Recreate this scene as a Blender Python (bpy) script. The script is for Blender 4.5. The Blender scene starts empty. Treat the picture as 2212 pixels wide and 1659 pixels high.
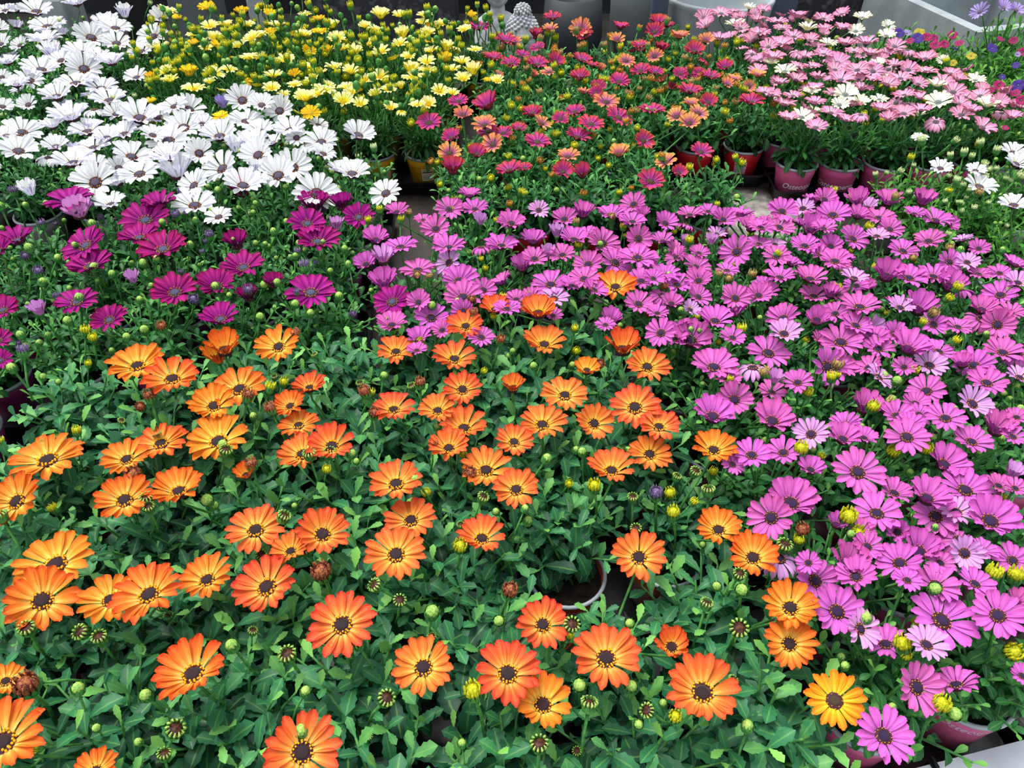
import bpy, bmesh, math, random
from mathutils import Vector, Matrix, Quaternion
R = math.radians
rnd = random.Random(11)
scene = bpy.context.scene
col = scene.collection

# ------------------------------------------------------------------ camera
W, H, F = 2212, 1659, 1650.0
ZC, P = 1.0, math.atan(1480 / 1650.0)
SP, CP = math.sin(P), math.cos(P)
cd = bpy.data.cameras.new('camera'); cam = bpy.data.objects.new('camera', cd); col.objects.link(cam)
cam.location = (0, 0, ZC); cam.rotation_euler = (math.pi / 2 - P, 0, 0)
cd.sensor_width = 36; cd.lens = 36 * F / W; cd.clip_start = .02; cd.clip_end = 60
scene.camera = cam
def at(X, Y, z):                      # photo position -> place in the world at height z
    dx = (X - W / 2) / F; dv = (Y - H / 2) / F
    t = (ZC - z) / (SP + dv * CP)
    return Vector((t * dx, t * (CP - dv * SP), z)), t
def px(v):                            # world -> photo position
    d = Vector(v) - Vector((0, 0, ZC))
    dep = d.y * CP - d.z * SP
    return W / 2 + F * d.x / dep, H / 2 + F * (-d.y * SP - d.z * CP) / dep

# ------------------------------------------------------------------ light
wd = bpy.data.worlds.new('daylight'); scene.world = wd; wd.use_nodes = True
bg = wd.node_tree.nodes['Background']; bg.inputs[0].default_value = (.90, .95, 1, 1); bg.inputs[1].default_value = .66
sd = bpy.data.lights.new('roof_daylight', 'SUN'); sd.energy = 3.2; sd.angle = R(38); sd.color = (1, .985, .96)
so = bpy.data.objects.new('roof_daylight', sd); col.objects.link(so)
so.rotation_euler = (R(-14), R(-16), 0)
scene.view_settings.view_transform = 'Standard'; scene.view_settings.look = 'None'
scene.view_settings.gamma = 1; scene.view_settings.use_curve_mapping = False
scene.view_settings.exposure = .7

# ------------------------------------------------------------------ helpers
def lin(h):
    h = h.lstrip('#')
    return tuple((c / 12.92 if c <= .04045 else ((c + .055) / 1.055) ** 2.4) for c in (int(h[i:i + 2], 16) / 255 for i in (0, 2, 4))) + (1,)
class MB:
    def __init__(s): s.v = []; s.f = []; s.uv = []; s.m = []; s.c = []
    def face(s, idx, uvs=None, m=0, c=.5):
        s.f.append(idx); s.uv.append(uvs or [(0, 0)] * len(idx)); s.m.append(m); s.c.append(c)
    def grid(s, rows, m=0, c=.5, closed=False):          # rows of (Vector, u, v)
        b = len(s.v); n = len(rows[0])
        for r in rows: s.v += [tuple(q[0]) for q in r]
        for i in range(len(rows) - 1):
            for j in range(n if closed else n - 1):
                k = (j + 1) % n
                a = (b + i * n + j, b + i * n + k, b + (i + 1) * n + k, b + (i + 1) * n + j)
                uu = [rows[i][j][1:], rows[i][k][1:], rows[i + 1][k][1:], rows[i + 1][j][1:]]
                s.face(a, uu, m, c)
    def tube(s, pts, rad, n=6, m=0, c=.5, cap=True):
        rows = []; pts = [Vector(p) for p in pts]
        for i, p in enumerate(pts):
            t = (pts[min(i + 1, len(pts) - 1)] - pts[max(i - 1, 0)]).normalized()
            a = t.cross(Vector((0.31, .95, .05))).normalized(); b2 = t.cross(a)
            r = rad[i] if isinstance(rad, (list, tuple)) else rad
            rows.append([(p + (a * math.cos(2 * math.pi * k / n) + b2 * math.sin(2 * math.pi * k / n)) * r, k / n, i / (len(pts) - 1)) for k in range(n)])
        base = len(s.v); s.grid(rows, m, c, True)
        if cap:
            s.face(tuple(base + k for k in range(n))[::-1], None, m, c)
            s.face(tuple(base + (len(pts) - 1) * n + k for k in range(n)), None, m, c)
    def lathe(s, prof, n=32, m=0, c=.5, o=(0, 0, 0)):
        o = Vector(o)
        s.grid([[(o + Vector((r * math.cos(2 * math.pi * k / n), r * math.sin(2 * math.pi * k / n), z)), k / n, i / max(1, len(prof) - 1)) for k in range(n)] for i, (r, z) in enumerate(prof)], m, c, True)
    def box(s, x0, x1, y0, y1, z0, z1, m=0, M=None):
        b = len(s.v)
        for z in (z0, z1):
            for x, y in ((x0, y0), (x1, y0), (x1, y1), (x0, y1)):
                p = Vector((x, y, z)); s.v.append(tuple(M @ p if M else p))
        for q in ((0, 3, 2, 1), (4, 5, 6, 7), (0, 1, 5, 4), (1, 2, 6, 5), (2, 3, 7, 6), (3, 0, 4, 7)): s.face(tuple(b + i for i in q), None, m)
    def ball(s, c, r, n=6, rings=4, m=0, sc=(1, 1, 1)):
        c = Vector(c); rows = []
        for i in range(rings + 1):
            t = math.pi * (i / rings) - math.pi / 2
            rr = max(math.cos(t), .02)
            rows.append([(c + Vector((rr * math.cos(2 * math.pi * k / n) * sc[0], rr * math.sin(2 * math.pi * k / n) * sc[1], math.sin(t) * sc[2])) * r, k / n, i / rings) for k in range(n)])
        s.grid(rows, m, .5, True)
    def mesh(s, name, mats, smooth=True):
        me = bpy.data.meshes.new(name); me.from_pydata(s.v, [], s.f)
        uv = me.uv_layers.new(name='UVMap'); at_ = me.attributes.new('tint', 'FLOAT', 'FACE')
        flat = [c for u in s.uv for p in u for c in p]
        uv.data.foreach_set('uv', flat); at_.data.foreach_set('value', s.c)
        me.polygons.foreach_set('material_index', s.m); me.polygons.foreach_set('use_smooth', [smooth] * len(s.f))
        for q in (mats if isinstance(mats, (list, tuple)) else [mats]): me.materials.append(q)
        me.update(); return me
def ob(name, me, parent=None, loc=None, mat=None):
    o = bpy.data.objects.new(name, me); col.objects.link(o)
    if parent: o.parent = parent
    if mat is not None: o.matrix_local = mat
    if loc is not None: o.location = loc
    return o
def tag(o, label=None, cat=None, group=None, kind=None):
    if label: o['label'] = label
    if cat: o['category'] = cat
    if group: o['group'] = group
    if kind: o['kind'] = kind
    return o

# ------------------------------------------------------------------ materials
def newmat(name):
    m = bpy.data.materials.new(name); m.use_nodes = True; nt = m.node_tree; nt.nodes.clear()
    return m, nt, nt.nodes, nt.links
def N(nt, t, **kw):
    n = nt.nodes.new(t)
    for k, v in kw.items():
        if k.startswith('_'): n.inputs[k[1:].replace('_', ' ')].default_value = v
        else: setattr(n, k, v)
    return n
def ramp(nt, stops, interp='LINEAR'):
    r = nt.nodes.new('ShaderNodeValToRGB'); r.color_ramp.interpolation = interp
    e = r.color_ramp.elements
    while len(e) < len(stops): e.new(.5)
    for el, (p, c) in zip(e, stops): el.position = p; el.color = lin(c) if isinstance(c, str) else c
    return r
def petal_mat(name, stops, under, streak=.16, trans=.28, var=.5, hv=.012, rough=.6):
    m, nt, ns, L = newmat(name)
    uv = N(nt, 'ShaderNodeUVMap', uv_map='UVMap'); sep = N(nt, 'ShaderNodeSeparateXYZ'); L.new(uv.outputs[0], sep.inputs[0])
    rp = ramp(nt, stops)
    ed = N(nt, 'ShaderNodeMath', operation='SUBTRACT', _Value=0); ed.inputs[1].default_value = .5
    L.new(sep.outputs[0], ed.inputs[0]); ab = N(nt, 'ShaderNodeMath', operation='ABSOLUTE'); L.new(ed.outputs[0], ab.inputs[0])
    ml = N(nt, 'ShaderNodeMath', operation='MULTIPLY_ADD'); ml.inputs[1].default_value = .34; L.new(ab.outputs[0], ml.inputs[0]); L.new(sep.outputs[1], ml.inputs[2])
    L.new(ml.outputs[0], rp.inputs[0])
    mp = N(nt, 'ShaderNodeMapping'); mp.inputs['Scale'].default_value = (9, .7, 1); L.new(uv.outputs[0], mp.inputs[0])
    oi = N(nt, 'ShaderNodeObjectInfo')
    nz = N(nt, 'ShaderNodeTexNoise', noise_dimensions='4D', _Scale=1.0, _Detail=2.0); L.new(mp.outputs[0], nz.inputs['Vector']); 
    mw = N(nt, 'ShaderNodeMath', operation='MULTIPLY'); mw.inputs[1].default_value = 40; L.new(oi.outputs['Random'], mw.inputs[0]); L.new(mw.outputs[0], nz.inputs['W'])
    mr = N(nt, 'ShaderNodeMapRange'); mr.inputs[1].default_value = .3; mr.inputs[2].default_value = .7; mr.inputs[3].default_value = 1 - streak; mr.inputs[4].default_value = 1 + streak * .5
    L.new(nz.outputs[0], mr.inputs[0])
    hs = N(nt, 'ShaderNodeHueSaturation'); L.new(rp.outputs[0], hs.inputs['Color'])
    h1 = N(nt, 'ShaderNodeMapRange'); h1.inputs[3].default_value = .5 - hv; h1.inputs[4].default_value = .5 + hv; L.new(oi.outputs['Random'], h1.inputs[0]); L.new(h1.outputs[0], hs.inputs['Hue'])
    L.new(mr.outputs[0], hs.inputs['Value'])
    ge = N(nt, 'ShaderNodeNewGeometry'); mx = N(nt, 'ShaderNodeMix', data_type='RGBA'); L.new(ge.outputs['Backfacing'], mx.inputs[0])
    L.new(hs.outputs[0], mx.inputs[6]); mx.inputs[7].default_value = lin(under)
    pb = N(nt, 'ShaderNodeBsdfPrincipled', _Roughness=rough); pb.inputs['Specular IOR Level'].default_value = .2; L.new(mx.outputs[2], pb.inputs['Base Color'])
    bp = N(nt, 'ShaderNodeBump', _Strength=.25, _Distance=.0006); L.new(nz.outputs[0], bp.inputs['Height']); L.new(bp.outputs[0], pb.inputs['Normal'])
    tr = N(nt, 'ShaderNodeBsdfTranslucent'); L.new(mx.outputs[2], tr.inputs[0])
    ms = N(nt, 'ShaderNodeMixShader'); ms.inputs[0].default_value = trans; L.new(pb.outputs[0], ms.inputs[1]); L.new(tr.outputs[0], ms.inputs[2])
    o = N(nt, 'ShaderNodeOutputMaterial'); L.new(ms.outputs[0], o.inputs[0]); return m
def leaf_mat(name, dark, mid, light, under):
    m, nt, ns, L = newmat(name)
    uv = N(nt, 'ShaderNodeUVMap', uv_map='UVMap'); sep = N(nt, 'ShaderNodeSeparateXYZ'); L.new(uv.outputs[0], sep.inputs[0])
    a = N(nt, 'ShaderNodeAttribute', attribute_name='tint'); rp = ramp(nt, [(0, dark), (.5, mid), (1, light)])
    oi = N(nt, 'ShaderNodeObjectInfo'); tc = N(nt, 'ShaderNodeTexCoord')
    nz = N(nt, 'ShaderNodeTexNoise', _Scale=90.0, _Detail=3.0); L.new(tc.outputs['Object'], nz.inputs['Vector'])
    m1 = N(nt, 'ShaderNodeMath', operation='MULTIPLY_ADD'); m1.inputs[1].default_value = .3; L.new(nz.outputs[0], m1.inputs[0]); L.new(a.outputs['Fac'], m1.inputs[2])
    m2 = N(nt, 'ShaderNodeMath', operation='MULTIPLY_ADD'); m2.inputs[1].default_value = .16; L.new(oi.outputs['Random'], m2.inputs[0]); L.new(m1.outputs[0], m2.inputs[2])
    m3 = N(nt, 'ShaderNodeMath', operation='SUBTRACT'); m3.inputs[1].default_value = .23; L.new(m2.outputs[0], m3.inputs[0]); L.new(m3.outputs[0], rp.inputs[0])
    ed = N(nt, 'ShaderNodeMath', operation='SUBTRACT'); ed.inputs[1].default_value = .5; L.new(sep.outputs[0], ed.inputs[0])
    ab = N(nt, 'ShaderNodeMath', operation='ABSOLUTE'); L.new(ed.outputs[0], ab.inputs[0])
    rb = N(nt, 'ShaderNodeMapRange'); rb.inputs[2].default_value = .09; rb.inputs[3].default_value = .38; rb.inputs[4].default_value = 0; L.new(ab.outputs[0], rb.inputs[0])
    mx0 = N(nt, 'ShaderNodeMix', data_type='RGBA'); L.new(rb.outputs[0], mx0.inputs[0]); L.new(rp.outputs[0], mx0.inputs[6]); mx0.inputs[7].default_value = lin(light)
    ge = N(nt, 'ShaderNodeNewGeometry'); mx = N(nt, 'ShaderNodeMix', data_type='RGBA'); L.new(ge.outputs['Backfacing'], mx.inputs[0]); L.new(mx0.outputs[2], mx.inputs[6]); mx.inputs[7].default_value = lin(under)
    pb = N(nt, 'ShaderNodeBsdfPrincipled', _Roughness=.5); pb.inputs['Specular IOR Level'].default_value = .3; L.new(mx.outputs[2], pb.inputs['Base Color'])
    bp = N(nt, 'ShaderNodeBump', _Strength=.35, _Distance=.001); L.new(nz.outputs[0], bp.inputs['Height']); L.new(bp.outputs[0], pb.inputs['Normal'])
    tr = N(nt, 'ShaderNodeBsdfTranslucent'); L.new(mx.outputs[2], tr.inputs[0])
    ms = N(nt, 'ShaderNodeMixShader'); ms.inputs[0].default_value = .2; L.new(pb.outputs[0], ms.inputs[1]); L.new(tr.outputs[0], ms.inputs[2])
    o = N(nt, 'ShaderNodeOutputMaterial'); L.new(ms.outputs[0], o.inputs[0]); return m
def plain(name, c, rough=.6, c2=None, scale=8.0, lo=.4, hi=.6, metal=0, bump=0, detail=4.0, spec=.4, bscale=None):
    m, nt, ns, L = newmat(name); pb = N(nt, 'ShaderNodeBsdfPrincipled', _Roughness=rough, _Metallic=metal); pb.inputs['Specular IOR Level'].default_value = spec
    pb.inputs['Base Color'].default_value = lin(c); tc = N(nt, 'ShaderNodeTexCoord')
    if c2:
        nz = N(nt, 'ShaderNodeTexNoise', _Scale=scale, _Detail=detail); L.new(tc.outputs['Object'], nz.inputs['Vector'])
        rp = ramp(nt, [(lo, c), (hi, c2)]); L.new(nz.outputs[0], rp.inputs[0]); L.new(rp.outputs[0], pb.inputs['Base Color'])
    if bump:
        n2 = N(nt, 'ShaderNodeTexNoise', _Scale=bscale or scale * 3, _Detail=4.0); L.new(tc.outputs['Object'], n2.inputs['Vector'])
        bp = N(nt, 'ShaderNodeBump', _Strength=bump, _Distance=.004); L.new(n2.outputs[0], bp.inputs['Height']); L.new(bp.outputs[0], pb.inputs['Normal'])
    o = N(nt, 'ShaderNodeOutputMaterial'); L.new(pb.outputs[0], o.inputs[0]); return m

PM = {
 'oa': petal_mat('orange_petal', [(0, '#fff0b0'), (.24, '#ffcc5c'), (.5, '#fa9a34'), (.85, '#ee7426'), (1, '#e2601e')], '#b8481c'),
 'ob': petal_mat('red_orange_petal', [(0, '#ffeca4'), (.22, '#ffc05a'), (.42, '#fb9640'), (.6, '#f27a38'), (.82, '#ee6a36'), (1, '#e0522c')], '#b03a20'),
 'og': petal_mat('golden_petal', [(0, '#ffe23c'), (.45, '#fdb41e'), (.95, '#ec8418')], '#b8601c'),
 'dm': petal_mat('deep_magenta_petal', [(0, '#4a0c52'), (.2, '#8c1276'), (.6, '#b01888'), (1, '#aa1470')], '#4a0a3a', hv=.02),
 'or': petal_mat('orchid_petal', [(0, '#84309a'), (.13, '#c45abc'), (.5, '#dc70c8'), (1, '#da62bc')], '#8a3280', hv=.018),
 'ol': petal_mat('pale_orchid_petal', [(0, '#a868bc'), (.2, '#e6aae6'), (1, '#e09adf')], '#9a5a98', hv=.018),
 'wh': petal_mat('white_petal', [(0, '#e0dcf0'), (.15, '#fdfdff'), (1, '#ffffff')], '#c4c0d8', streak=.02, trans=.42),
 'ye': petal_mat('pale_yellow_petal', [(0, '#fad800'), (.3, '#fbe21c'), (.5, '#fcf68a'), (1, '#fdfcc4')], '#d0c028', streak=.06, hv=.015),
 'yg': petal_mat('golden_yellow_petal', [(0, '#f0c400'), (1, '#f4cc22')], '#c8a820', streak=.08),
 're': petal_mat('crimson_petal', [(0, '#6a2080'), (.28, '#b03898'), (.65, '#ca4078'), (1, '#d24c54')], '#7a1c34', hv=.02),
 'ro': petal_mat('apricot_petal', [(0, '#6e2a86'), (.28, '#b85a98'), (.55, '#e48c74'), (1, '#f4a85a')], '#a0503c', hv=.02),
 'pk': petal_mat('light_pink_petal', [(0, '#b878b0'), (.2, '#f2c0dc'), (.6, '#eeaace'), (1, '#e28eb0')], '#b06880', hv=.015),
 'cr': petal_mat('cream_petal', [(0, '#e8e8d0'), (.3, '#fbfbf0'), (1, '#faf8dc')], '#c8c48c', streak=.05),
 'li': petal_mat('lilac_petal', [(0, '#8a78c0'), (.3, '#b8a4e0'), (1, '#b4a0e2')], '#8878a8'),
 'hp': petal_mat('hot_pink_petal', [(0, '#8a0a50'), (.3, '#d81c74'), (1, '#dc2878')], '#a02060'),
 'pu': petal_mat('violet_petal', [(0, '#f0d020'), (.16, '#30106a'), (.5, '#5a38a8'), (1, '#6a48b8')], '#4a3088'),
 'py': petal_mat('pansy_yellow_petal', [(0, '#c88010'), (.3, '#ecd830'), (1, '#f0e468')], '#b0a030'),
}
DM = {
 'oa': plain('dark_brown_disc', '#4c3a40', .8, '#2a1c26', 900, bump=.8), 'dm': plain('slate_blue_disc', '#72779c', .8, '#4a4668', 900, bump=.8),
 'or': plain('purple_disc', '#4c3466', .8, '#33204c', 900, bump=.8), 'wh': plain('grey_violet_disc', '#76708c', .8, '#4e4058', 900, bump=.8),
 'ye': plain('yellow_disc', '#f0cc10', .7, '#d8a810', 900, bump=.8), 're': plain('olive_disc', '#6c6236', .8, '#4a3440', 900, bump=.8),
 'pk': plain('grey_disc', '#8a7c88', .8, '#6c5c6c', 900, bump=.8), 'cr': plain('pale_grey_disc', '#98a4a0', .8, '#7c8480', 900, bump=.8)}
DISC = dict(oa='oa', ob='oa', og='re', dm='dm', ol='or', wh='wh', ye='ye', yg='ye', re='re', ro='re', pk='pk', cr='cr', li='pk')
DISC['or'] = 'or'
stamen = plain('stamen_yellow', '#f6b41c', .6, spec=.2); maroon = plain('maroon_ring', '#3c1420', .8)
stamen_pale = plain('stamen_ochre', '#a8782c', .6)
LM = {
 'o': leaf_mat('toothed_leaf', '#153f29', '#337a4c', '#86c65c', '#52926a'),
 'd': leaf_mat('small_leaf', '#144422', '#31773a', '#7cbc54', '#4a8a52'),
 'y': leaf_mat('grassy_leaf', '#14421c', '#2c6a2a', '#64983a', '#447a3c'),
 'r': leaf_mat('bright_leaf', '#124420', '#2e783a', '#74b454', '#4c8a58'),
 'g': leaf_mat('vivid_leaf', '#164812', '#38801f', '#7cb83c', '#50883c')}
stem_m = plain('stem_green', '#4c8a3c', .55, '#356c34', 60)
def budm(n, a, b): return plain(n, a, .6, b, 420, .42, .58, spec=.25)
calyx = plain('calyx_green', '#4f8f42', .6, '#376e36', 120, spec=.2)
BM = {'g': budm('green_bud', '#a8c25e', '#6a9c44'), 'b': budm('bronze_bud', '#a8663a', '#5c2424'), 'y': budm('yellow_bud', '#c8c41c', '#8c9416'),
      'k': budm('dark_bud', '#54301e', '#2c1818'), 'v': budm('violet_bud', '#7c6a8c', '#44345c'), 'w': budm('pale_bud', '#c8d498', '#8aa46a'), 't': budm('tan_bud', '#b09a5c', '#7c6034'),
      'x': budm('red_bronze_bud', '#c89a2c', '#7c3c1c')}
soil_m = plain('potting_soil', '#2a1e18', .95, '#100c0a', 120, bump=1)
rim_m = plain('pot_rim_grey', '#a8b0b8', .45, '#8c949c', 10)
POT = {'o': plain('terracotta_red_pot', '#b8502c', .4), 'r': plain('red_pot', '#d22430', .38), 'y': plain('yellow_pot', '#d8a412', .38),
       'p': plain('pink_pot', '#e4609c', .38), 'q': plain('rose_pink_pot', '#c45c84', .3), 'w': plain('grey_pot', '#8c9088', .5), 'd': plain('purple_pot', '#8c2c6c', .4)}
white_ink = plain('white_print', '#f0dcea', .5); sticker_m = plain('sticker_paper', '#e0d8b8', .5); sticker_p = plain('sticker_pink', '#d8a0c0', .5); ink = plain('dark_print', '#3c3438', .6)
black_pl = plain('black_plastic', '#0d0e11', .28, spec=.5)

# ------------------------------------------------------------------ flowers
def petal(mb, az, r0, r1, wd_, e0, e1, zoff, rg, twist=0, notch=.25):
    ns = 8; rows = []; ca, sa = math.cos(az), math.sin(az); r = r0; z = zoff; ds = (r1 - r0) / (ns - 1)
    prof = [.26, .42, .64, .84, .97, 1.0, .88, .45]
    for i in range(ns):
        s = i / (ns - 1)
        if i:
            e = e0 + (e1 - e0) * (s ** 1.2); r += ds * math.cos(e); z += ds * math.sin(e)
        hw = wd_ * .5 * prof[i]; row = []
        for j in range(5):
            u = -1 + j * .5
            dz = (abs(u) ** 2) * hw * .62 - (.12 * hw if abs(abs(u) - .5) < .01 else 0) + twist * u * hw * s
            rr = r - (abs(u) ** 2) * ds * (.55 if i == ns - 1 else 0) - (ds * notch if (i == ns - 1 and j == 2) else 0)
            row.append((Vector((rr * ca - u * hw * sa, rr * sa + u * hw * ca, z + dz)), .5 + u * .5, s))
        rows.append(row)
    # reversed columns so that the face normals look up
    mb.grid([list(reversed(q)) for q in rows])
def flower_mesh(name, mat, n, wf, e0, e1, seed, layers=2):
    rg = random.Random(seed); mb = MB()
    for k in range(n):
        a = 2 * math.pi * (k + rg.uniform(-.2, .2)) / n
        lay = k % layers
        rl = 1 - .05 * lay - rg.uniform(0, .12)
        petal(mb, a, .19, rl, 2 * math.pi * .66 / n * wf * rg.uniform(.9, 1.1), e0 + rg.uniform(-.1, .1) - lay * .07, e1 + rg.uniform(-.24, .2), -.014 * lay, rg, rg.uniform(-.25, .25))
    return mb.mesh(name, mat)
def disc_mesh(name, dm, ring, seed, rr=.20, ringm=None):
    rg = random.Random(seed); mb = MB()
    rd = rr * .78
    mb.lathe([(rr * 1.3, -.06), (rr * 1.3, .015), (rr * 1.12, .05), (rd, .062)], 22, 1)
    mb.lathe([(rd, .05), (rd * .92, .085), (rd * .7, .105), (rd * .35, .113), (.001, .11)], 20, 0)
    for k in range(44):
        q = math.sqrt((k + .5) / 44) * rd * .86; a = k * 2.39996
        mb.ball((q * math.cos(a), q * math.sin(a), .104 - .03 * (q / rd) ** 2), rd * .085, 5, 3, 0)
    for k in range(ring):
        a = 2 * math.pi * k / ring + rg.uniform(-.12, .12); q = rr * (1.0 if k % 2 else 1.22) * rg.uniform(.96, 1.05)
        mb.ball((q * math.cos(a), q * math.sin(a), rg.uniform(.075, .11)), rr * (.14 if ring > 20 else .085), 5, 3, 2, (1, 1, 1.2))
    return mb.mesh(name, [dm, maroon if ringm is None else ringm, stamen if ring > 10 else stamen_pale])
SPEC = {  # petals, width factor, (open e0,e1) list
 'oa': (18, 1.06), 'ob': (18, 1.06), 'og': (18, 1.0), 'dm': (19, 1.1), 'or': (17, .98), 'ol': (17, .88), 'wh': (17, .96), 'ye': (15, .92), 'yg': (14, 1.0),
 're': (16, 1.02), 'ro': (15, .94), 'pk': (16, .96), 'cr': (15, .86), 'li': (18, .9)}
OPEN = [(.62, .28), (.5, .34), (.72, .2), (.42, .16), (.8, .42)]
FM = {}
for c, (n, wf) in SPEC.items():
    FM[c] = {'f': [flower_mesh('flower_' + c, PM[c], n + (i % 3) - 1, wf, e0, e1, 50 + i) for i, (e0, e1) in enumerate(OPEN)],
             'c': [flower_mesh('cup_' + c, PM[c], n - 2, wf, e0, e1, 70 + i) for i, (e0, e1) in enumerate([(1.0, .55), (1.15, .9)])],
             'h': [flower_mesh('half_' + c, PM[c], n - 4, wf * .8, 1.35, 1.0, 80)],
             'd': [flower_mesh('droop_' + c, PM[c], n, wf, .05, -1.1, 90)]}
    d = DISC[c]; ring = {'oa': 28, 'or': 18, 'dm': 18, 'wh': 12, 're': 12, 'ye': 14, 'pk': 6, 'cr': 0}[d]
    FM[c]['disc'] = [disc_mesh('disc_' + c, DM[d], ring, 5, .2 if c not in ('pk', 'cr', 'ye', 'li') else .17, DM[d] if d in ('ye', 'cr', 'pk') else None)]

# ------------------------------------------------------------------ buds (unit: metres, base of stalk below)
def bud_mesh(name, kind, mt, L=.06):
    mb = MB(); r = .0068
    mb.tube([(0, 0, -L), (.002, .001, -L * .5), (0, 0, 0)], [.0017, .0015, .0017], 5, 0)
    mb.lathe([(.0015, -.001), (r * .75, .002), (r, .006), (r * .96, .009)], 10, 0)
    for k in range(11):                                   # pointed bracts of the calyx
        a = 2 * math.pi * k / 11; ca, sa = math.cos(a), math.sin(a); w_ = .0019
        top = .0135 if kind != 'ring' else .012; ro = r * (1.08 if kind != 'ring' else 1.25)
        pts = [(r * .9, .003, 1), (r * 1.06, .008, 1), (ro, top, .15)]
        mb.grid([[(Vector((q * ca + w_ * g * sa, q * sa - w_ * g * ca, z)), .5, i / 2), (Vector((q * ca - w_ * g * sa, q * sa + w_ * g * ca, z)), .5, i / 2)] for i, (q, z, g) in enumerate(pts)], 0)
    if kind == 'closed':
        mb.lathe([(r * .94, .008), (r * .9, .0115), (r * .6, .0148), (r * .15, .0165), (.0001, .0166)], 10, 1)
    elif kind == 'brush':
        for k in range(16):
            a = 2 * math.pi * k / 16 + .1 * (k % 3); hh = .018 + .004 * ((k * 7) % 5) / 5; ro = r * (.8 + .25 * ((k * 3) % 4) / 4)
            mb.tube([(r * .72 * math.cos(a), r * .72 * math.sin(a), .006), (r * .98 * math.cos(a), r * .98 * math.sin(a), .013), (ro * math.cos(a + .1), ro * math.sin(a + .1), hh)], [.0015, .0014, .0005], 4, 1)
        mb.lathe([(r * .8, .008), (r * .7, .0155), (.0002, .017)], 8, 1)
    elif kind == 'ring':
        mb.lathe([(r * .95, .008), (r * .8, .0105), (.0002, .0112)], 10, 1)
        for k in range(12):
            a = 2 * math.pi * (k + .5) / 12
            mb.tube([(r * .9 * math.cos(a), r * .9 * math.sin(a), .008), (r * 1.1 * math.cos(a), r * 1.1 * math.sin(a), .013), (r * .75 * math.cos(a), r * .75 * math.sin(a), .0145)], [.0013, .0012, .0004], 4, 2)
    return mb.mesh(name, [calyx, mt, BM['g']])
BUD = {'g': bud_mesh('bud_g', 'closed', BM['g']), 'w': bud_mesh('bud_w', 'brush', BM['w']), 'b': bud_mesh('bud_b', 'brush', BM['b']), 'y': bud_mesh('bud_y', 'brush', BM['y']),
       'k': bud_mesh('bud_k', 'ring', BM['k']), 'v': bud_mesh('bud_v', 'brush', BM['v']), 't': bud_mesh('bud_t', 'brush', BM['t']), 'x': bud_mesh('bud_x', 'brush', BM['x']),
       'n': bud_mesh('bud_n', 'closed', calyx)}

# ------------------------------------------------------------------ foliage
def leaf(mb, base, d, up, L, Wd, droop, teeth, tint, rg):
    d = d.normalized(); side = d.cross(up).normalized(); up = side.cross(d).normalized()
    ns = 10 if teeth else 7; rows = []; p = Vector(base); st = L / (ns - 1)
    for i in range(ns):
        s = i / (ns - 1)
        w_ = Wd * .5 * (.22 + .78 * math.sin(min(1, s / .68) * math.pi / 2) ** 1.6 if s < .68 else max(.06, math.cos((s - .68) / .32 * math.pi / 2) ** .62))
        if teeth and 2 < i < ns - 1: w_ *= (1.13 if i % 2 else .88)
        if i:
            ang = -droop * s; dd = d * math.cos(ang) + up * math.sin(ang); p = p + dd * st
        else: dd = d
        nn = side.cross(dd).normalized()
        fold = w_ * .38
        rows.append([(p - side * w_ + nn * fold, 0, s), (p, .5, s), (p + side * w_ + nn * fold, 1, s)])
    mb.grid(rows, 0, tint)
def foliage_mesh(name, mat, seed, nshoot, RR, HH, LL, WW, teeth, nl, low=16, upright=.0):
    rg = random.Random(seed); mb = MB()
    for q in range(nshoot):
        a = q * 2.39996 + rg.uniform(-.3, .3); r = RR * math.sqrt((q + .5) / nshoot) * rg.uniform(.85, 1.08)
        h = HH * (1 - .38 * (r / RR) ** 2) * rg.uniform(.86, 1.08)
        e = Vector((r * math.cos(a), r * math.sin(a), h)); c1 = Vector((r * .35 * math.cos(a), r * .35 * math.sin(a), h * .45)); s0 = Vector((.008 * math.cos(a), .008 * math.sin(a), 0))
        pt = lambda t: s0 * (1 - t) ** 2 + c1 * 2 * t * (1 - t) + e * t * t
        mb.tube([pt(t / 5) for t in range(6)], [.0024, .0022, .002, .0019, .0017, .0013], 5, 1)
        tan = (e - c1).normalized(); az = rg.uniform(0, 6.28)
        for k in range(nl):
            t = .22 + .78 * (k / (nl - 1)) ** .8; base = pt(t); az += 2.39996 + rg.uniform(-.3, .3)
            x = tan.cross(Vector((.2, .1, 1)) if abs(tan.z) < .95 else Vector((1, 0, 0))).normalized(); y = tan.cross(x)
            out = x * math.cos(az) + y * math.sin(az); young = max(0, (t - .72) / .28)
            el = .25 + .75 * young + upright + rg.uniform(-.2, .2)
            d = (out * math.cos(el) + (tan * .6 + Vector((0, 0, .5))) * math.sin(el)); 
            sc = (1 - .52 * young) * rg.uniform(.75, 1.12)
            if t < .5: d.z = abs(d.z) * .3 + .1
            tint = .18 + .62 * young ** 1.3 * (1 if rg.random() < .75 else .5) + rg.uniform(-.16, .2)
            leaf(mb, base, d, Vector((0, 0, 1)) if abs(d.normalized().z) < .93 else tan.cross(out), LL * sc, WW * sc * rg.uniform(.85, 1.15), rg.uniform(.2, 1.1) * (1 - .5 * young), teeth, max(0, min(1, tint)), rg)
    for k in range(low):
        a = rg.uniform(0, 6.28); el = rg.uniform(.0, .6)
        leaf(mb, (.02 * math.cos(a), .02 * math.sin(a), rg.uniform(.005, .05)), Vector((math.cos(a) * math.cos(el), math.sin(a) * math.cos(el), math.sin(el))), Vector((0, 0, 1)), LL * 1.25, WW * 1.25, rg.uniform(.4, 1.2), False, rg.uniform(0, .35), rg)
    return mb.mesh(name, [mat, stem_m])
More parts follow.
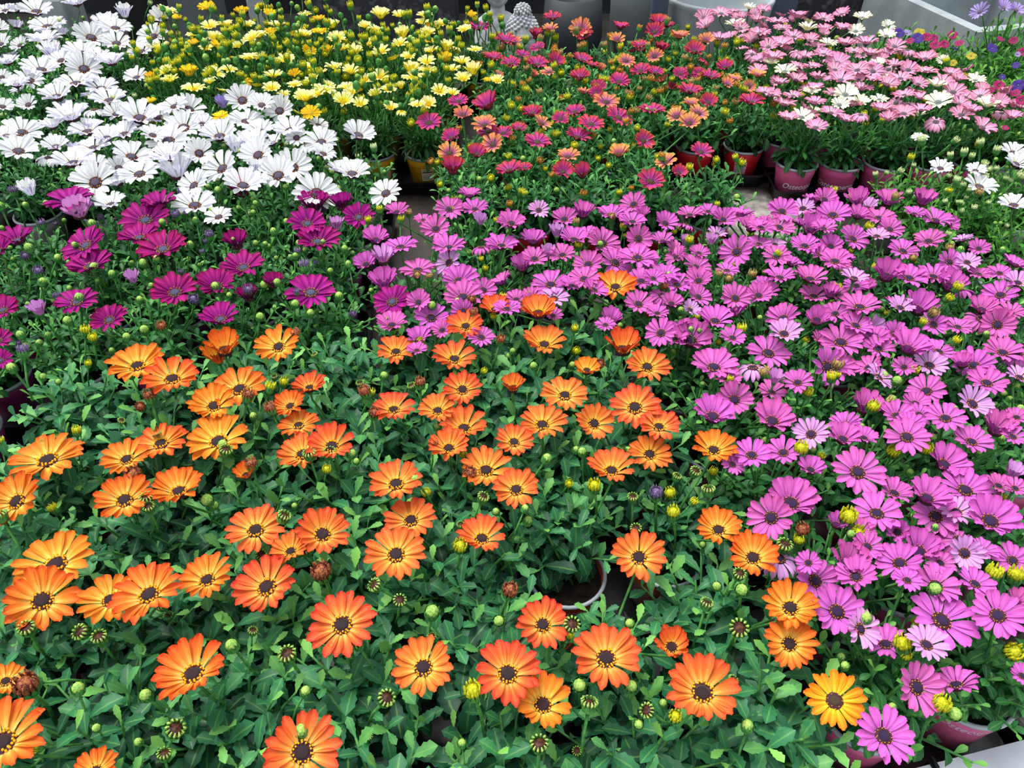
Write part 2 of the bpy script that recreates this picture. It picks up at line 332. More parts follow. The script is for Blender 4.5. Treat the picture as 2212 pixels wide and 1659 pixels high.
FO = {
 'o': [foliage_mesh('foliage_o', LM['o'], 100 + i, 20, .100, .128, .047, .0195, True, 11) for i in range(6)],
 'd': [foliage_mesh('foliage_d', LM['d'], 200 + i, 32, .100, .128, .028, .0132, False, 11) for i in range(5)],
 'y': [foliage_mesh('foliage_y', LM['y'], 300 + i, 26, .092, .11, .044, .008, False, 11, upright=.5) for i in range(4)],
 'r': [foliage_mesh('foliage_r', LM['r'], 400 + i, 25, .094, .122, .036, .0135, True, 11) for i in range(5)],
 'p': [foliage_mesh('foliage_p', LM['d'], 500 + i, 20, .078, .115, .040, .0115, False, 9, low=10, upright=.3) for i in range(4)],
 'g': [foliage_mesh('foliage_g', LM['g'], 600 + i, 26, .088, .12, .032, .0115, True, 11) for i in range(4)]}

# ------------------------------------------------------------------ pots
PR, PB, PH = .0525, .040, .094
def pot_mesh(m):
    mb = MB(); t = .0015
    mb.lathe([(.0005, .001), (PB * .9, 0), (PB, .002), (PB + (PR - PB) * .70, PH * .70), (PB + (PR - PB) * .70 + .0012, PH * .72), (PR - .001, PH * .95), (PR - .001 - t, PH * .95), (PB + (PR - PB) * .7 - t, PH * .7), (PB - t, .004), (.0005, .004)], 40)
    return mb.mesh('pot', m)
POTM = {k: pot_mesh(m) for k, m in POT.items()}
mb = MB(); mb.lathe([(PR - .0015, PH * .935), (PR + .0022, PH * .94), (PR + .003, PH * .97), (PR + .0018, PH), (PR - .0015, PH), (PR - .003, PH * .97), (PR - .0015, PH * .935)], 40)
RIMM = mb.mesh('pot_rim', rim_m)
mb = MB(); rg = random.Random(4)
rows = [[(Vector((r * math.cos(2 * math.pi * k / 28), r * math.sin(2 * math.pi * k / 28), PH * .86 + rg.uniform(-.002, .0022) * (1 if r > 0 else 0))), 0, 0) for k in range(28)] for r in (.048, .042, .034, .026, .018, .01, .0005)]
mb.grid(rows, 0, .5, True); SOILM = mb.mesh('soil', soil_m)
def wrap_mesh(name, me_or_pts, mat, z0, a0):      # lay flat lettering (x right, y up) on the pot wall
    out = MB()
    return out
def text_mesh(txt, size, z0, a0, mat):
    cu = bpy.data.curves.new('t', 'FONT'); cu.body = txt; cu.size = size; cu.shear = .35; cu.offset = size * .014; cu.resolution_u = 3
    o = bpy.data.objects.new('t', cu); col.objects.link(o); bpy.context.view_layer.update()
    me = bpy.data.meshes.new_from_object(o.evaluated_get(bpy.context.evaluated_depsgraph_get()))
    bpy.data.objects.remove(o); me.name = 'printed_name'
    bm = bmesh.new(); bm.from_mesh(me); bmesh.ops.triangulate(bm, faces=bm.faces[:])
    for _ in range(2): bmesh.ops.subdivide_edges(bm, edges=[e for e in bm.edges if e.calc_length() > size * .18], cuts=1)
    bmesh.ops.triangulate(bm, faces=bm.faces[:])
    for v in bm.verts:
        z = z0 + v.co.y; r = PB + (PR - PB) * z / PH + .0008; a = a0 + v.co.x / r
        v.co = Vector((r * math.cos(a), r * math.sin(a), z))
    bm.to_mesh(me); bm.free(); me.materials.clear(); me.materials.append(mat); return me
def sticker_mesh(paper, a0, w_, z0, h_):
    mb = MB()
    def patch(a, b, za, zb, off, m):
        rows = []
        for i in range(3):
            z = za + (zb - za) * i / 2; r = PB + (PR - PB) * z / PH + off
            rows.append([(Vector((r * math.cos(a + (b - a) * k / 8), r * math.sin(a + (b - a) * k / 8), z)), 0, 0) for k in range(9)])
        mb.grid(rows, m)
    hw = w_ / .045 / 2
    patch(a0 - hw, a0 + hw, z0, z0 + h_, .0008, 0)
    for k, (q, t) in enumerate([(.12, .03), (.24, .03), (.36, .03), (.5, .03), (.68, .09), (.86, .03)]):
        patch(a0 - hw * .86, a0 + hw * (.86 - .25 * (k % 2)), z0 + h_ * q, z0 + h_ * (q + t), .0013, 1)
    return mb.mesh('label_sticker', [paper, ink])
CAMA = -math.pi / 2

# ------------------------------------------------------------------ plants
ORD = ['zeroth', 'first', 'second', 'third', 'fourth', 'fifth', 'sixth', 'seventh', 'eighth', 'ninth', 'tenth', 'eleventh', 'twelfth', 'thirteenth', 'fourteenth', 'fifteenth', 'sixteenth', 'seventeenth', 'eighteenth', 'nineteenth', 'twentieth', 'twenty-first', 'twenty-second']
NUM = ['no', 'one', 'two', 'three', 'four', 'five', 'six', 'seven', 'eight', 'nine', 'ten', 'eleven', 'twelve', 'thirteen', 'fourteen', 'fifteen', 'sixteen', 'seventeen', 'eighteen', 'nineteen', 'twenty']
PLANTS = []
ZP = .006                                            # pots stand in their trays
class Plant: pass
def make_plant(grp, x, y, fol, potk, name='potted_daisy', hs=1.0, ws=1.0):
    p = Plant(); p.grp = grp; p.x = x; p.y = y; p.n = 0; p.fol = fol; p.potk = potk; p.cols = {}
    r = bpy.data.objects.new(name, None); col.objects.link(r); r.location = (x, y, ZP); r.empty_display_size = .02; p.o = r
    p.pot = ob('pot', POTM[potk], r); ob('pot_rim', RIMM, p.pot); ob('soil', SOILM, r)
    s = rnd.uniform(.94, 1.08) * ws
    f = ob('foliage', rnd.choice(FO[fol]), r, mat=Matrix.Translation((0, 0, PH * .84)) @ Matrix.Rotation(rnd.uniform(0, 6.28), 4, 'Z') @ Matrix.Diagonal((s, s, s * hs * rnd.uniform(.95, 1.06), 1)))
    PLANTS.append(p); return p
BE0 = at(1990, 1656, .045)[0]; BE1 = at(2212, 1598, .045)[0]; BE0.z = BE1.z = 0; BD = (BE1 - BE0).normalized(); BN = Vector((-BD.y, BD.x, 0))
def inside(poly, X, Y):
    c = False; j = len(poly) - 1
    for i in range(len(poly)):
        (xi, yi), (xj, yj) = poly[i], poly[j]
        if (yi > Y) != (yj > Y) and X < (xj - xi) * (Y - yi) / (yj - yi) + xi: c = not c
        j = i
    return c
def block(grp, poly, anchor, rot, sp, fol, potk, zc=.24, dmin=.100, hs=1.0, jit=.006, ry=1.0):
    a = at(anchor[0], anchor[1], .10)[0]; ca, sa = math.cos(R(rot)), math.sin(R(rot)); rows = {}
    for i in range(-16, 17):
        for j in range(-22, 23):
            x = a.x + sp * (j * ca - i * ry * sa); y = a.y + sp * (j * sa + i * ry * ca)
            if (Vector((x, y, 0)) - BE0).dot(BN) < .0455: continue      # stays behind the bench edge
            X, Y = px((x, y, zc))
            if not inside(poly, X, Y): continue
            if any((q.x - x) ** 2 + (q.y - y) ** 2 < dmin ** 2 for q in PLANTS): continue
            jx = jit if (i, j) != (0, 0) else 0
            p = make_plant(grp, x + rnd.uniform(-jx, jx), y + rnd.uniform(-jx, jx), fol, potk, hs=hs); p.i = i; p.j = j; p.rot = rot; p.sp = sp
            rows.setdefault(i, []).append(p)
    for k, i in enumerate(sorted(rows)):
        for m_, p in enumerate(sorted(rows[i], key=lambda q: q.x)): p.row = k + 1; p.colm = m_ + 1
    return rows
block('light pink', [(1490, 55), (1640, 28), (1830, 40), (1930, 75), (2030, 115), (2150, 165), (2270, 235), (2200, 262), (1960, 262), (1692, 262), (1692, 196), (1640, 190), (1590, 100)], (1722, 348), 0, .115, 'p', 'p', zc=.25, jit=.0, ry=1.2)
block('crimson', [(1040, 50), (1290, 56), (1480, 42), (1590, 100), (1660, 225), (1640, 215), (1400, 215), (1060, 220), (1060, 120)], (1503, 312), 0, .130, 'r', 'r', jit=.003, ry=1.1)
block('crimson ', [(930, 235), (1400, 240), (1440, 320), (1560, 350), (1600, 400), (1060, 400), (940, 330)], (1010, 372), 4, .137, 'r', 'r', jit=.005)
block('yellow', [(300, 46), (560, 34), (1040, 44), (1060, 120), (1060, 200), (960, 240), (800, 235), (700, 225), (560, 180), (300, 190)], (918, 326), 0, .135, 'y', 'y', jit=.004)
block('white', [(-260, 400), (-260, -30), (60, 20), (290, 48), (330, 190), (560, 190), (730, 250), (850, 380), (780, 395), (500, 400), (100, 400)], (780, 440), 3, .150, 'd', 'w')
block('orange', [(-200, 2050), (-200, 930), (0, 880), (200, 780), (520, 720), (960, 690), (1330, 640), (1440, 700), (1540, 900), (1620, 1080), (1720, 1230), (1800, 1450), (1800, 1650), (1720, 2050)], (1225, 1238), 12.86, .1378, 'o', 'o', zc=.22)
block('orchid pink', [(870, 455), (1500, 455), (1560, 472), (1750, 474), (1800, 455), (1960, 440), (2100, 470), (2340, 640), (2380, 900), (2380, 1500), (2000, 1540), (1830, 1500), (1800, 1250), (1630, 1080), (1560, 900), (1480, 730), (1330, 620), (960, 650), (850, 600)], (1872, 1528), 12.86, .144, 'd', 'q', zc=.24)
block('deep magenta', [(-250, 900), (-250, 430), (100, 430), (500, 420), (780, 440), (850, 640), (820, 720), (560, 730), (200, 790), (0, 880)], (700, 760), 6, .144, 'd', 'd')
block('right white', [(1960, 320), (2260, 290), (2330, 560), (2170, 520), (2010, 440), (1985, 370)], (2060, 470), 0, .13, 'g', 'w')

FL = {}
def F_(grp, kind, s): FL.setdefault(grp, []).extend([(kind, ) + tuple(q.split(',')) for q in s.split()])
F_('orange', 'oa', """295,787,130 371,815,130 483,744,95,c 468,767,80,h 601,747,108 516,837,130 461,875,115 626,876,85 644,916,95 100,989,160 272,990,112 346,955,122 470,950,145
32,1081,140 268,1077,135 385,1058,130 118,1215,172 90,1295,165 240,1293,140 320,1281,168 446,1250,130 415,1452,180 1,1601,215 12,1470,90 1542,970,112 1552,1143,115 1627,1203,128 1708,1311,138 1706,1390,127
1329,618,104 1268,793,62,c 1173,1520,150 205,1665,110 529,1020,60,c""")
F_('orange', 'ob', """855,758,96 982,773,108 1176,742,110 1399,791,108 1347,742,98,c 1163,665,88,c 1069,660,70,c 1006,703,92 1108,830,66,c 668,835,87 850,882,102 945,885,96 999,840,97 1002,923,122 969,966,107
1220,851,110 1172,915,118 1284,914,100 1371,878,120 1424,920,100 1111,953,96 1404,980,106 1321,1014,122 652,978,118 716,962,122 1050,1014,124 1115,1056,112 855,1042,132 551,1142,137 697,1152,138 627,1189,100
887,1121,122 855,1195,142 1041,1161,122 1380,1202,130 574,1266,156 738,1347,160 653,1624,180 914,1440,150 1097,1453,165 1173,1348,127 1310,1419,166 1518,1493,182 1452,1391,95,c""")
F_('orange', 'og', '1804,1512,134')
F_('deep magenta', 'dm', """38,516,92 -5,540,80 182,528,112 195,572,114 313,473,116 345,440,92 351,535,122 300,510,100 150,430,110 525,575,107 377,629,112 468,616,100 165,650,100 235,690,92 476,687,100 5,668,85 -5,735,70 0,778,60
687,519,112 664,481,92 678,440,88,c 737,437,66,c 775,468,78 590,607,58,c 671,629,118 847,650,94 522,405,78,c 510,520,70,c 535,635,62,c""")
F_('deep magenta', 'ol', '168,452,84,c 727,485,50,h 286,600,50,h 83,668,56,h')
F_('orchid pink', 'or', """857,456,58 971,450,64 1026,450,64 1100,480,64 914,473,45 941,493,70 811,510,62,c 865,530,76 969,532,80 902,580,80 1083,528,80 828,605,80,c 993,605,90 1000,640,90 904,652,62 932,685,82 846,700,78
1000,673,62 905,725,58,c 1095,665,64 1045,625,62 1040,727,62 955,712,54 900,755,50 1105,480,72 1219,472,64 1260,455,60,c 1320,462,72 1366,477,66 1368,440,64 1438,481,62 1152,513,58,c 1490,462,62 1530,455,48 1563,473,62
1432,519,56 1303,523,80 1380,515,66 1377,554,92 1330,565,78 1214,549,66 1155,557,66 1128,570,62,c 1240,515,72 1270,570,72 1591,543,80 1510,545,52 1640,525,58 1505,575,72 1571,582,55 1435,594,80 1463,614,70 1509,605,70
1190,612,88 1235,615,62 1262,600,72 1285,624,64 1385,605,72 1412,600,52 1452,650,50,c 1510,640,62 1545,691,88 1589,643,74 1639,637,66 1583,728,62 1427,718,72 1495,725,92,c 1380,655,72 1320,685,58,c 1543,790,110
1420,675,54 1115,645,58 1150,640,54 1308,700,48 1195,680,48 1625,485,58,c 1645,490,62 1685,489,72 1652,485,48 1690,455,72 1799,462,80 1782,430,62 1852,428,64,c 1855,460,48,c 1900,468,74 1920,428,62,c 1996,428,62,c 2022,473,76
1976,460,54 2006,519,70 1923,494,62 1844,515,74 1753,489,72,c 1780,492,60 1739,529,70 1677,552,64 1952,540,70 1804,562,76 1773,548,56 1751,600,80 1918,587,78,c 1966,598,82 2017,595,76 2052,565,62 2055,610,76,c
1685,597,72 1655,630,64 1758,638,70 1795,630,50,c 1858,660,92 1989,658,84,c 1850,615,54 1691,686,80 1766,686,64,c 1804,676,62 1817,737,102 1850,701,76 1898,752,72 1968,742,88,c 1933,720,64 1789,792,98 1661,760,98 2070,704,60
2155,701,82 2161,635,78 2185,673,62 2125,661,64,c 2167,759,88 2104,787,92 1953,792,54 2133,825,90 2115,590,54 2160,588,54 1667,845,66 1672,900,92,c 1723,825,72 1692,976,82 1872,873,84,c 1939,897,82 1986,895,58
1978,870,64 2001,843,84 2043,901,88 2158,919,86,c 2196,900,56 1960,942,98 1966,915,64 1824,940,74,c 1867,944,64 1854,1018,116 2100,952,88 2049,995,92,c 2189,942,60 1713,1076,112,c 1753,1008,62,c 1665,1118,108 1895,1106,110
1933,1063,84 2009,1066,92,c 2087,1056,118 2023,1114,102 2146,1116,112,c 2158,1048,64 2194,1053,60 1989,1182,100,c 1943,1215,104 1875,1180,72 1837,1210,100,c 1809,1127,56,c 1862,1147,64 1746,1215,60 2032,1215,66 2125,1187,66
2189,1210,84 1810,1320,124 1763,1254,104 1849,1244,98 2025,1262,104 1961,1252,64 2108,1259,84 2038,1338,148 2156,1328,118 1984,1485,124 1911,1588,134 2209,1459,60 2201,1295,64,c 1587,863,90 1543,889,92,c 1624,981,88 1584,1002,56 1573,818,64""")
F_('orchid pink', 'ol', """827,552,66,c 968,566,66 1038,475,42,h 1164,453,52 1203,500,48,h 1480,520,36,h 1185,545,48,h 1537,518,40,h 1197,642,68 1492,668,50 1675,526,46 1895,508,54 1846,598,64 1946,663,66 1694,719,80 2009,787,78 2199,609,68
2090,565,54 2204,813,66 1675,815,50,h 1752,937,82 2103,871,92 2190,1020,60,h 2067,1104,88 2085,1195,88 2003,1391,98""")
F_('white', 'wh', """78,21,90 101,53,78 97,85,84 228,45,64,c 249,57,72 268,25,46,h 165,5,62 197,78,82 251,91,66 109,109,62,c 0,94,56 15,132,64 87,147,84 177,111,78 240,132,72 181,147,82 162,175,92 218,187,80 121,205,78 63,172,72 35,180,64
329,76,72 304,109,62 347,33,52,c 152,250,102 235,213,82 294,165,58 114,270,62 45,283,92 40,323,88 187,280,82 266,286,84 302,251,106 375,227,64 410,233,74 523,215,78 200,315,88 156,347,102 120,314,64 285,335,90 362,301,98
207,354,56 300,372,88 362,337,84 380,362,92,c 477,362,94 415,400,84 204,392,106 62,408,56,h 238,438,80 420,440,102 471,466,64 473,291,92 544,301,82,c 395,273,92 532,258,82 554,332,66 506,314,56,h 549,360,44,h 230,295,64 525,398,94
3,165,44 5,228,52 603,238,74 626,277,82 640,296,54 688,268,48 693,305,82 588,306,56 556,333,86 632,359,92 684,415,102 600,377,96 775,289,82 761,372,88 832,415,76 565,225,64 699,330,62 555,390,64 562,280,72 340,250,70 430,330,72
10,20,50 -5,60,50 130,128,60 60,225,50 330,290,60 250,245,60 12,290,60 440,265,64 215,120,60 150,120,50""")
F_('white', 'li', '481,222,44,h')
F_('right white', 'wh', "2032,362,58 2108,367,50 2117,400,84 2196,352,66 2191,327,66 2191,440,76 1986,297,40")
F_('yellow', 'ye', """362,23,50 453,56,46 489,53,40 534,53,42 544,81,46 463,81,42 418,74,36 344,101,52 357,153,44 367,172,48 463,157,52 494,149,42 418,190,60 537,124,46 446,104,38 514,98,42 453,177,32 598,53,44 659,30,34 717,51,38,c 656,73,42
558,76,50 727,82,46 822,28,46,c 863,32,40 917,33,42 912,48,36 955,51,38 1003,63,38 925,71,42 811,63,38 788,56,36 869,71,46,c 793,94,44 765,108,44,c 737,104,42 823,111,46 864,94,42 965,99,42,c 930,109,42 882,122,42 618,129,50
560,122,38 722,144,46 758,154,46 669,144,38 591,162,50 674,171,42 636,182,38 587,190,46 659,211,62 699,192,58 750,187,52 742,218,56 779,225,46 820,165,50 788,172,42 839,192,40 811,203,38 845,233,42 922,133,46 889,147,50,c
922,150,46 892,165,56 978,149,42 998,132,46 1021,149,50,c 1001,170,50 1074,175,40 950,196,44 978,200,36 902,225,44 925,225,46 613,203,34 1026,106,38 687,202,40 760,200,40""")
F_('yellow', 'yg', '446,15,44 380,38,32 408,152,44,c 324,165,32,c 324,218,34 522,23,36,c 565,15,34 583,28,32 689,40,32 692,67,42 1018,33,32 473,96,38,c 418,92,36 707,109,38,c 671,243,50 476,250,40 636,160,36 585,68,32 960,122,38,c 1054,172,30 930,88,30')
F_('crimson', 're', """1036,57,56 1094,87,52 1066,124,50 1104,136,50 1161,137,54 1201,132,50 1257,127,50 1252,166,54 1158,73,38,c 1265,78,44 1161,101,36 1194,37,46 1340,58,44 1424,44,46,c 1414,68,50 1384,96,44 1500,109,54 1429,103,42,c
1384,152,52 1416,155,42 1492,157,52 1566,144,46 1535,164,50 1338,175,52 1292,187,42 1287,200,38 1490,195,60 1530,220,48 1410,236,62 1623,218,62 1149,244,56 1277,266,64 1338,252,66 1211,256,44 1050,220,62,c 1280,140,34""")
F_('crimson', 'ro', "1189,63,42 1254,61,56 1110,91,40 1186,154,42 1467,78,50 1333,86,42 1525,87,44 1414,121,42 1353,130,42 1586,170,40 1571,182,40 1310,218,60 1492,223,42 1462,251,50 1510,243,48 1489,265,56 1637,162,40")
F_('crimson ', 're', "927,263,64 1054,282,52 1087,286,48 978,359,64,c 1100,365,66 1031,327,48,c 975,296,52 990,217,48 1121,276,42 1162,304,64 1249,294,66 1391,303,54 1216,370,58 1257,370,52,c 1406,390,68 1133,362,40 1515,327,56 1467,372,44 1242,240,50")
F_('crimson ', 'ro', "1001,248,54 1046,268,62 1064,311,60 971,329,60 1171,266,48 1227,337,58 1338,326,50,c 1438,349,54")
F_('light pink', 'pk', """1521,36,42 1558,27,48 1525,54,48 1555,81,52 1628,84,54 1642,69,50 1635,43,42 1679,45,50 1649,20,34 1722,34,48 1780,38,44 1818,29,40 1716,77,50 1685,93,60 1782,61,40 1762,97,44 1826,93,50 1872,90,54 1583,25,32 1820,59,42
1603,34,32 1630,30,36 1934,99,46 1880,114,52 1918,114,42 1963,101,42,d 1999,124,52 1933,139,42 1809,134,56 1672,122,56 1725,142,48 1720,170,50 1756,142,42 1804,149,42 1817,170,60 1852,149,48 1887,152,48 1875,137,34 1766,167,42
1685,177,42 1887,170,42 1918,180,56 1946,167,52 2001,152,52 1963,149,48 2055,157,42 2070,170,38 2037,175,46 2060,197,54 2087,208,42 2118,205,46 2120,190,36 1667,202,44 1695,223,52 1713,205,44 1761,220,52 1862,190,52
1905,233,52 1963,220,48,d 1989,210,42 1953,203,42 2075,223,48 2158,220,44 1703,253,50 1763,273,54 1796,241,52 1829,258,44 1861,241,44,d 1920,256,50 1953,243,52 1991,235,44 2024,256,52,d 2077,246,54 2125,273,60 2167,238,42,d
2186,251,46 1642,127,44 1637,152,46 1652,197,42 1728,106,42,d 1740,120,40 1780,115,44 1845,110,40 1900,130,40 1760,190,42 1800,200,44 1840,225,44 1985,180,44 2100,235,44 1750,85,40 1690,60,40 1660,100,44 1600,60,40""")
F_('light pink', 'cr', "1588,51,46 1619,16,30 1863,36,42 1744,61,46 1789,93,42 1849,66,38 1915,75,42 1918,56,34 1695,152,52 1665,134,38 2024,182,50 2108,172,44 1753,197,40 1827,202,58 1860,220,44 1900,213,40 2027,218,60 2133,225,54 1814,225,42 1733,251,54")

TILT = {'orange': (4, 10), 'deep magenta': (8, 12), 'orchid pink': (11, 16), 'white': (14, 14), 'yellow': (6, 10), 'crimson': (12, 14), 'crimson ': (17, 13), 'light pink': (7, 16), 'right white': (12, 10)}
ZFL = {'orange': .245, 'deep magenta': .245, 'orchid pink': .25, 'white': .255, 'yellow': .26, 'crimson': .25, 'crimson ': .245, 'light pink': .255, 'right white': .24}
stem_cache = {}
def add_flower(pl, kind, form, pos, rad, nrm, rg, stem=True, discs=True):
    q = Vector((0, 0, 1)).rotation_difference(nrm.normalized()).to_matrix().to_4x4()
    lp = pos - Vector((pl.x, pl.y, ZP))
    M = Matrix.Translation(lp) @ q @ Matrix.Rotation(rg.uniform(0, 6.28), 4, 'Z') @ Matrix.Diagonal((rad, rad, rad, 1))
    f = ob('flower', rg.choice(FM[kind][form]), pl.o, mat=M)
    if discs and 'disc' in FM[kind]: ob('flower_center', FM[kind]['disc'][0], f)
    if stem:
        mb = MB(); b = Vector((rg.uniform(-.012, .012), rg.uniform(-.012, .012), PH * .9)); e = lp - nrm.normalized() * rad * .03
        c = Vector((b.x + (e.x - b.x) * .45, b.y + (e.y - b.y) * .45, b.z + (e.z - b.z) * .55)); e2 = e - nrm.normalized() * .02
        pts = [b, (b + c) / 2, c, (c + e2) / 2, e2, e]
        mb.tube(pts, [.0022, .002, .0018, .0017, .0018, .0022], 5)
        mb.lathe([(.0022, -.008), (rad * .14, -.004), (rad * .17, .0)], 8, 0, .5, e)
        ob('flower_stem', mb.mesh('flower_stem', stem_m), pl.o)
    pl.n += 1; pl.cols[kind] = pl.cols.get(kind, 0) + 1
def nearest(grp, pos, reach=.17):
    c = [p for p in PLANTS if p.grp.strip() == grp.strip()]
    return min(c, key=lambda p: (p.x - pos.x) ** 2 + (p.y - pos.y) ** 2 + p.n * .0006)
frg = random.Random(77)
placed = []
for grp, lst in FL.items():
    for it in lst:
        kind, X, Y, w_ = it[0], float(it[1]), float(it[2]), float(it[3]); form = it[4] if len(it) > 4 else 'f'
        zj = frg.uniform(-.014, .014)
        z = ZFL[grp] + zj
        pos, t = at(X, Y, z)
        while any((pos - q).length < .024 for q in placed) and z < .30:     # flowers that crowd each other sit at their own heights
            z += .007; pos, t = at(X, Y, z)
        placed.append(pos)
        rad = max(.014, min(.056, w_ * .5 * t / F)) * {'orchid pink': 1.12, 'light pink': 1.14, 'white': 1.12, 'orange': 1.07, 'crimson': 1.1, 'crimson ': 1.08}.get(grp, 1.04)
        if form == 'c': rad *= 1.22
        if form == 'h': rad *= 1.3
        tl, tj = TILT[grp]; tl = R(max(-5, frg.gauss(tl, tj * .8))); az = math.atan2(-pos.y, -pos.x) + R(frg.gauss(0, 38))
        if form in 'ch': tl *= .5
        nrm = Vector((math.sin(tl) * math.cos(az), math.sin(tl) * math.sin(az), math.cos(tl)))
        add_flower(nearest(grp, pos), kind, form, pos - nrm * rad * (.12 if form == 'f' else .3), rad, nrm, frg, discs=form != 'h')

# lower flowers half hidden in the crowd
for grp, kinds, cnt, sz in (('light pink', ('pk', 'pk', 'pk', 'cr'), 90, .026), ('orchid pink', ('or', 'or', 'or', 'ol'), 100, .028), ('white', ('wh',), 34, .032), ('yellow', ('ye', 'ye', 'yg'), 30, .022), ('crimson', ('re', 'ro'), 16, .025)):
    pls = [p for p in PLANTS if p.grp == grp and 0 < px((p.x, p.y, .25))[0] < 2212 and p.n]
    for _ in range(cnt):
        pl = frg.choice(pls); a = frg.uniform(0, 6.28); r = .085 * math.sqrt(frg.random()); pos = Vector((pl.x + r * math.cos(a), pl.y + r * math.sin(a), frg.uniform(.225, .243)))
        if min((pos.xy - q.xy).length for q in placed) < .02: continue
        if not any((pos.xy - q.xy).length < .075 for q in placed): continue
        placed.append(pos); tl = R(frg.uniform(5, 40)); az = frg.uniform(0, 6.28)
        nrm = Vector((math.sin(tl) * math.cos(az), math.sin(tl) * math.sin(az), math.cos(tl)))
        fm = frg.choice('fffcd'); add_flower(pl, frg.choice(kinds), fm, pos, sz * frg.uniform(.8, 1.15), nrm, frg)
# buds ------------------------------------------------------------
def add_bud(pl, kind, pos, s, rg, tilt=.25):
    s *= {'yellow': 1.2, 'crimson': 1.15, 'crimson ': 1.05, 'light pink': 1.1}.get(pl.grp, .8); M = Matrix.Translation(pos - Vector((pl.x, pl.y, ZP))) @ Matrix.Rotation(rg.gauss(0, tilt), 4, 'X') @ Matrix.Rotation(rg.gauss(0, tilt), 4, 'Y') @ Matrix.Rotation(rg.uniform(0, 6.28), 4, 'Z') @ Matrix.Diagonal((s, s, s, 1))
    ob('flower_bud', BUD[kind], pl.o, mat=M)
BL = """orange g 455,1085,1.5 b 300,1040,1.7 k 322,1090,1.4 k 65,1368,1.4 k 190,1370,1.4 k 222,1385,1.3 b 68,1495,2 k 628,1425,1.5 k 778,1400,1.3 k 828,1518,1.4 b 1098,1288,1.5 v 1417,1080,1.4 b 330,872,1.5 b 310,885,1.2 b 533,870,1.4
b 590,897,1.3 b 355,718,1.3 b 648,735,1.3 b 908,842,1.3 b 1400,683,1.3 b 1021,690,1.3 b 1018,658,1.2 b 1078,745,1.2 b 1290,792,1.2 y 705,1020,1 k 485,985,1.4 g 485,965,1.2 b 548,1018,1.3 k 320,1100,1.3 y 610,835,1.1 y 578,853,1.3
b 1008,1035,1.5 k 1038,1085,1.2 y 1284,1062,1.4 k 1366,1085,1.1 y 1450,1075,1.2 k 1496,1028,1.2 k 1530,1075,1.4 g 1416,945,1.2 g 1175,1000,1.2 y 992,1190,1.4 y 1455,1120,1.3 g 1258,985,1.1 g 930,1335,1.5 k 822,1272,1.3 k 862,1305,1.2
k 1232,1357,1.4 k 1270,1540,1.4 k 1165,1620,1.4 y 1026,1510,1.5 k 375,1588,1.5 g 656,1502,1 g 1258,1478,1.3 g 1362,1490,1.2 k 1408,1540,1.2 k 1593,1365,1.6 k 1592,1250,1.2 g 1600,1282,1.3 k 1522,1318,1.2 g 658,1590,1.3 g 172,1500,1.2
g 322,1510,1.2 g 90,1475,1.2 b 702,1250,1.9 k 325,1105,1.2 y 202,740,1.2 k 1375,1150,1.1 g 905,1045,1.2 g 828,820,1.1 b 1738,1158,1.4 k 1688,1192,1.5 y 185,728,1.3 k 10,1130,1.4 g 510,1405,1.3 k 715,990,1.4 k 672,995,1.4 k 607,1130,1.4 k 668,1195,1.4 g 757,990,1.2 y 1140,640,.9 b 935,970,1.1
g 1075,1345,1.1 y 1225,1050,.9 g 1130,1108,.9 g 1075,1110,.9 b 795,860,1.4 b 805,905,1.3 y 1240,720,1 y 1080,650,1 b 1430,630,1.2 g 1440,660,1
orchid g 1370,840,1""".split('\n')
def parse_buds(grp, s):
    tk = s.split(); k = None
    for q in tk:
        if len(q) == 1: k = q; continue
        X, Y, sc = map(float, q.split(',')); pos, t = at(X, Y, .235 + frg.uniform(-.01, .015))
        add_bud(nearest(grp, pos), k, pos, sc, frg)
parse_buds('orange', ' '.join(BL[:-1]).replace('orange ', ''))
parse_buds('orchid pink', """y 1826,1130,1.7 y 1838,1165,1.6 y 1728,985,1.5 y 1925,985,1.5 g 1925,870,1 y 1878,890,1.4 t 1912,890,1.6 y 1998,975,1.5 y 1795,828,1.2 t 1800,800,1.5 y 1965,810,1.2 g 1932,830,1.3 y 2055,745,1.1
t 2008,682,1.3 y 2060,632,1.3 g 1822,600,1.2 y 1885,590,1.1 t 1970,565,1.2 t 2050,548,1.3 g 2072,550,1.2 y 1867,500,1.3 y 1797,425,1.3 y 1832,435,1.2 t 1932,437,1.3 y 2175,1412,1.6 g 2010,1280,1.3 y 2136,1258,1.5 y 2188,1260,1.5
g 1870,1348,1.4 y 1950,1410,1.5 y 2025,1535,1.5 g 2055,1545,1.3 y 1987,705,1 t 1660,820,1.4 y 1672,555,1 t 1575,610,1.2 y 1485,530,1.2 t 1620,605,1.3 t 1550,605,1.2 y 1478,680,1.2 g 1535,695,1.2 y 1600,725,1.3 t 1322,478,1.2
t 1242,490,1.1 t 1538,520,1.1 y 1345,500,1.1 y 1250,540,1.2 g 1297,535,1.1 t 901,602,1.2 t 932,608,1.1 t 976,465,1.1 y 822,463,1.1 y 865,485,1.1 t 884,470,1.1 y 797,485,1.1 g 1065,550,1.1 g 835,700,1.2 y 903,745,1.1 g 937,665,1.3 g 990,660,1.2 y 1740,860,1.2""")
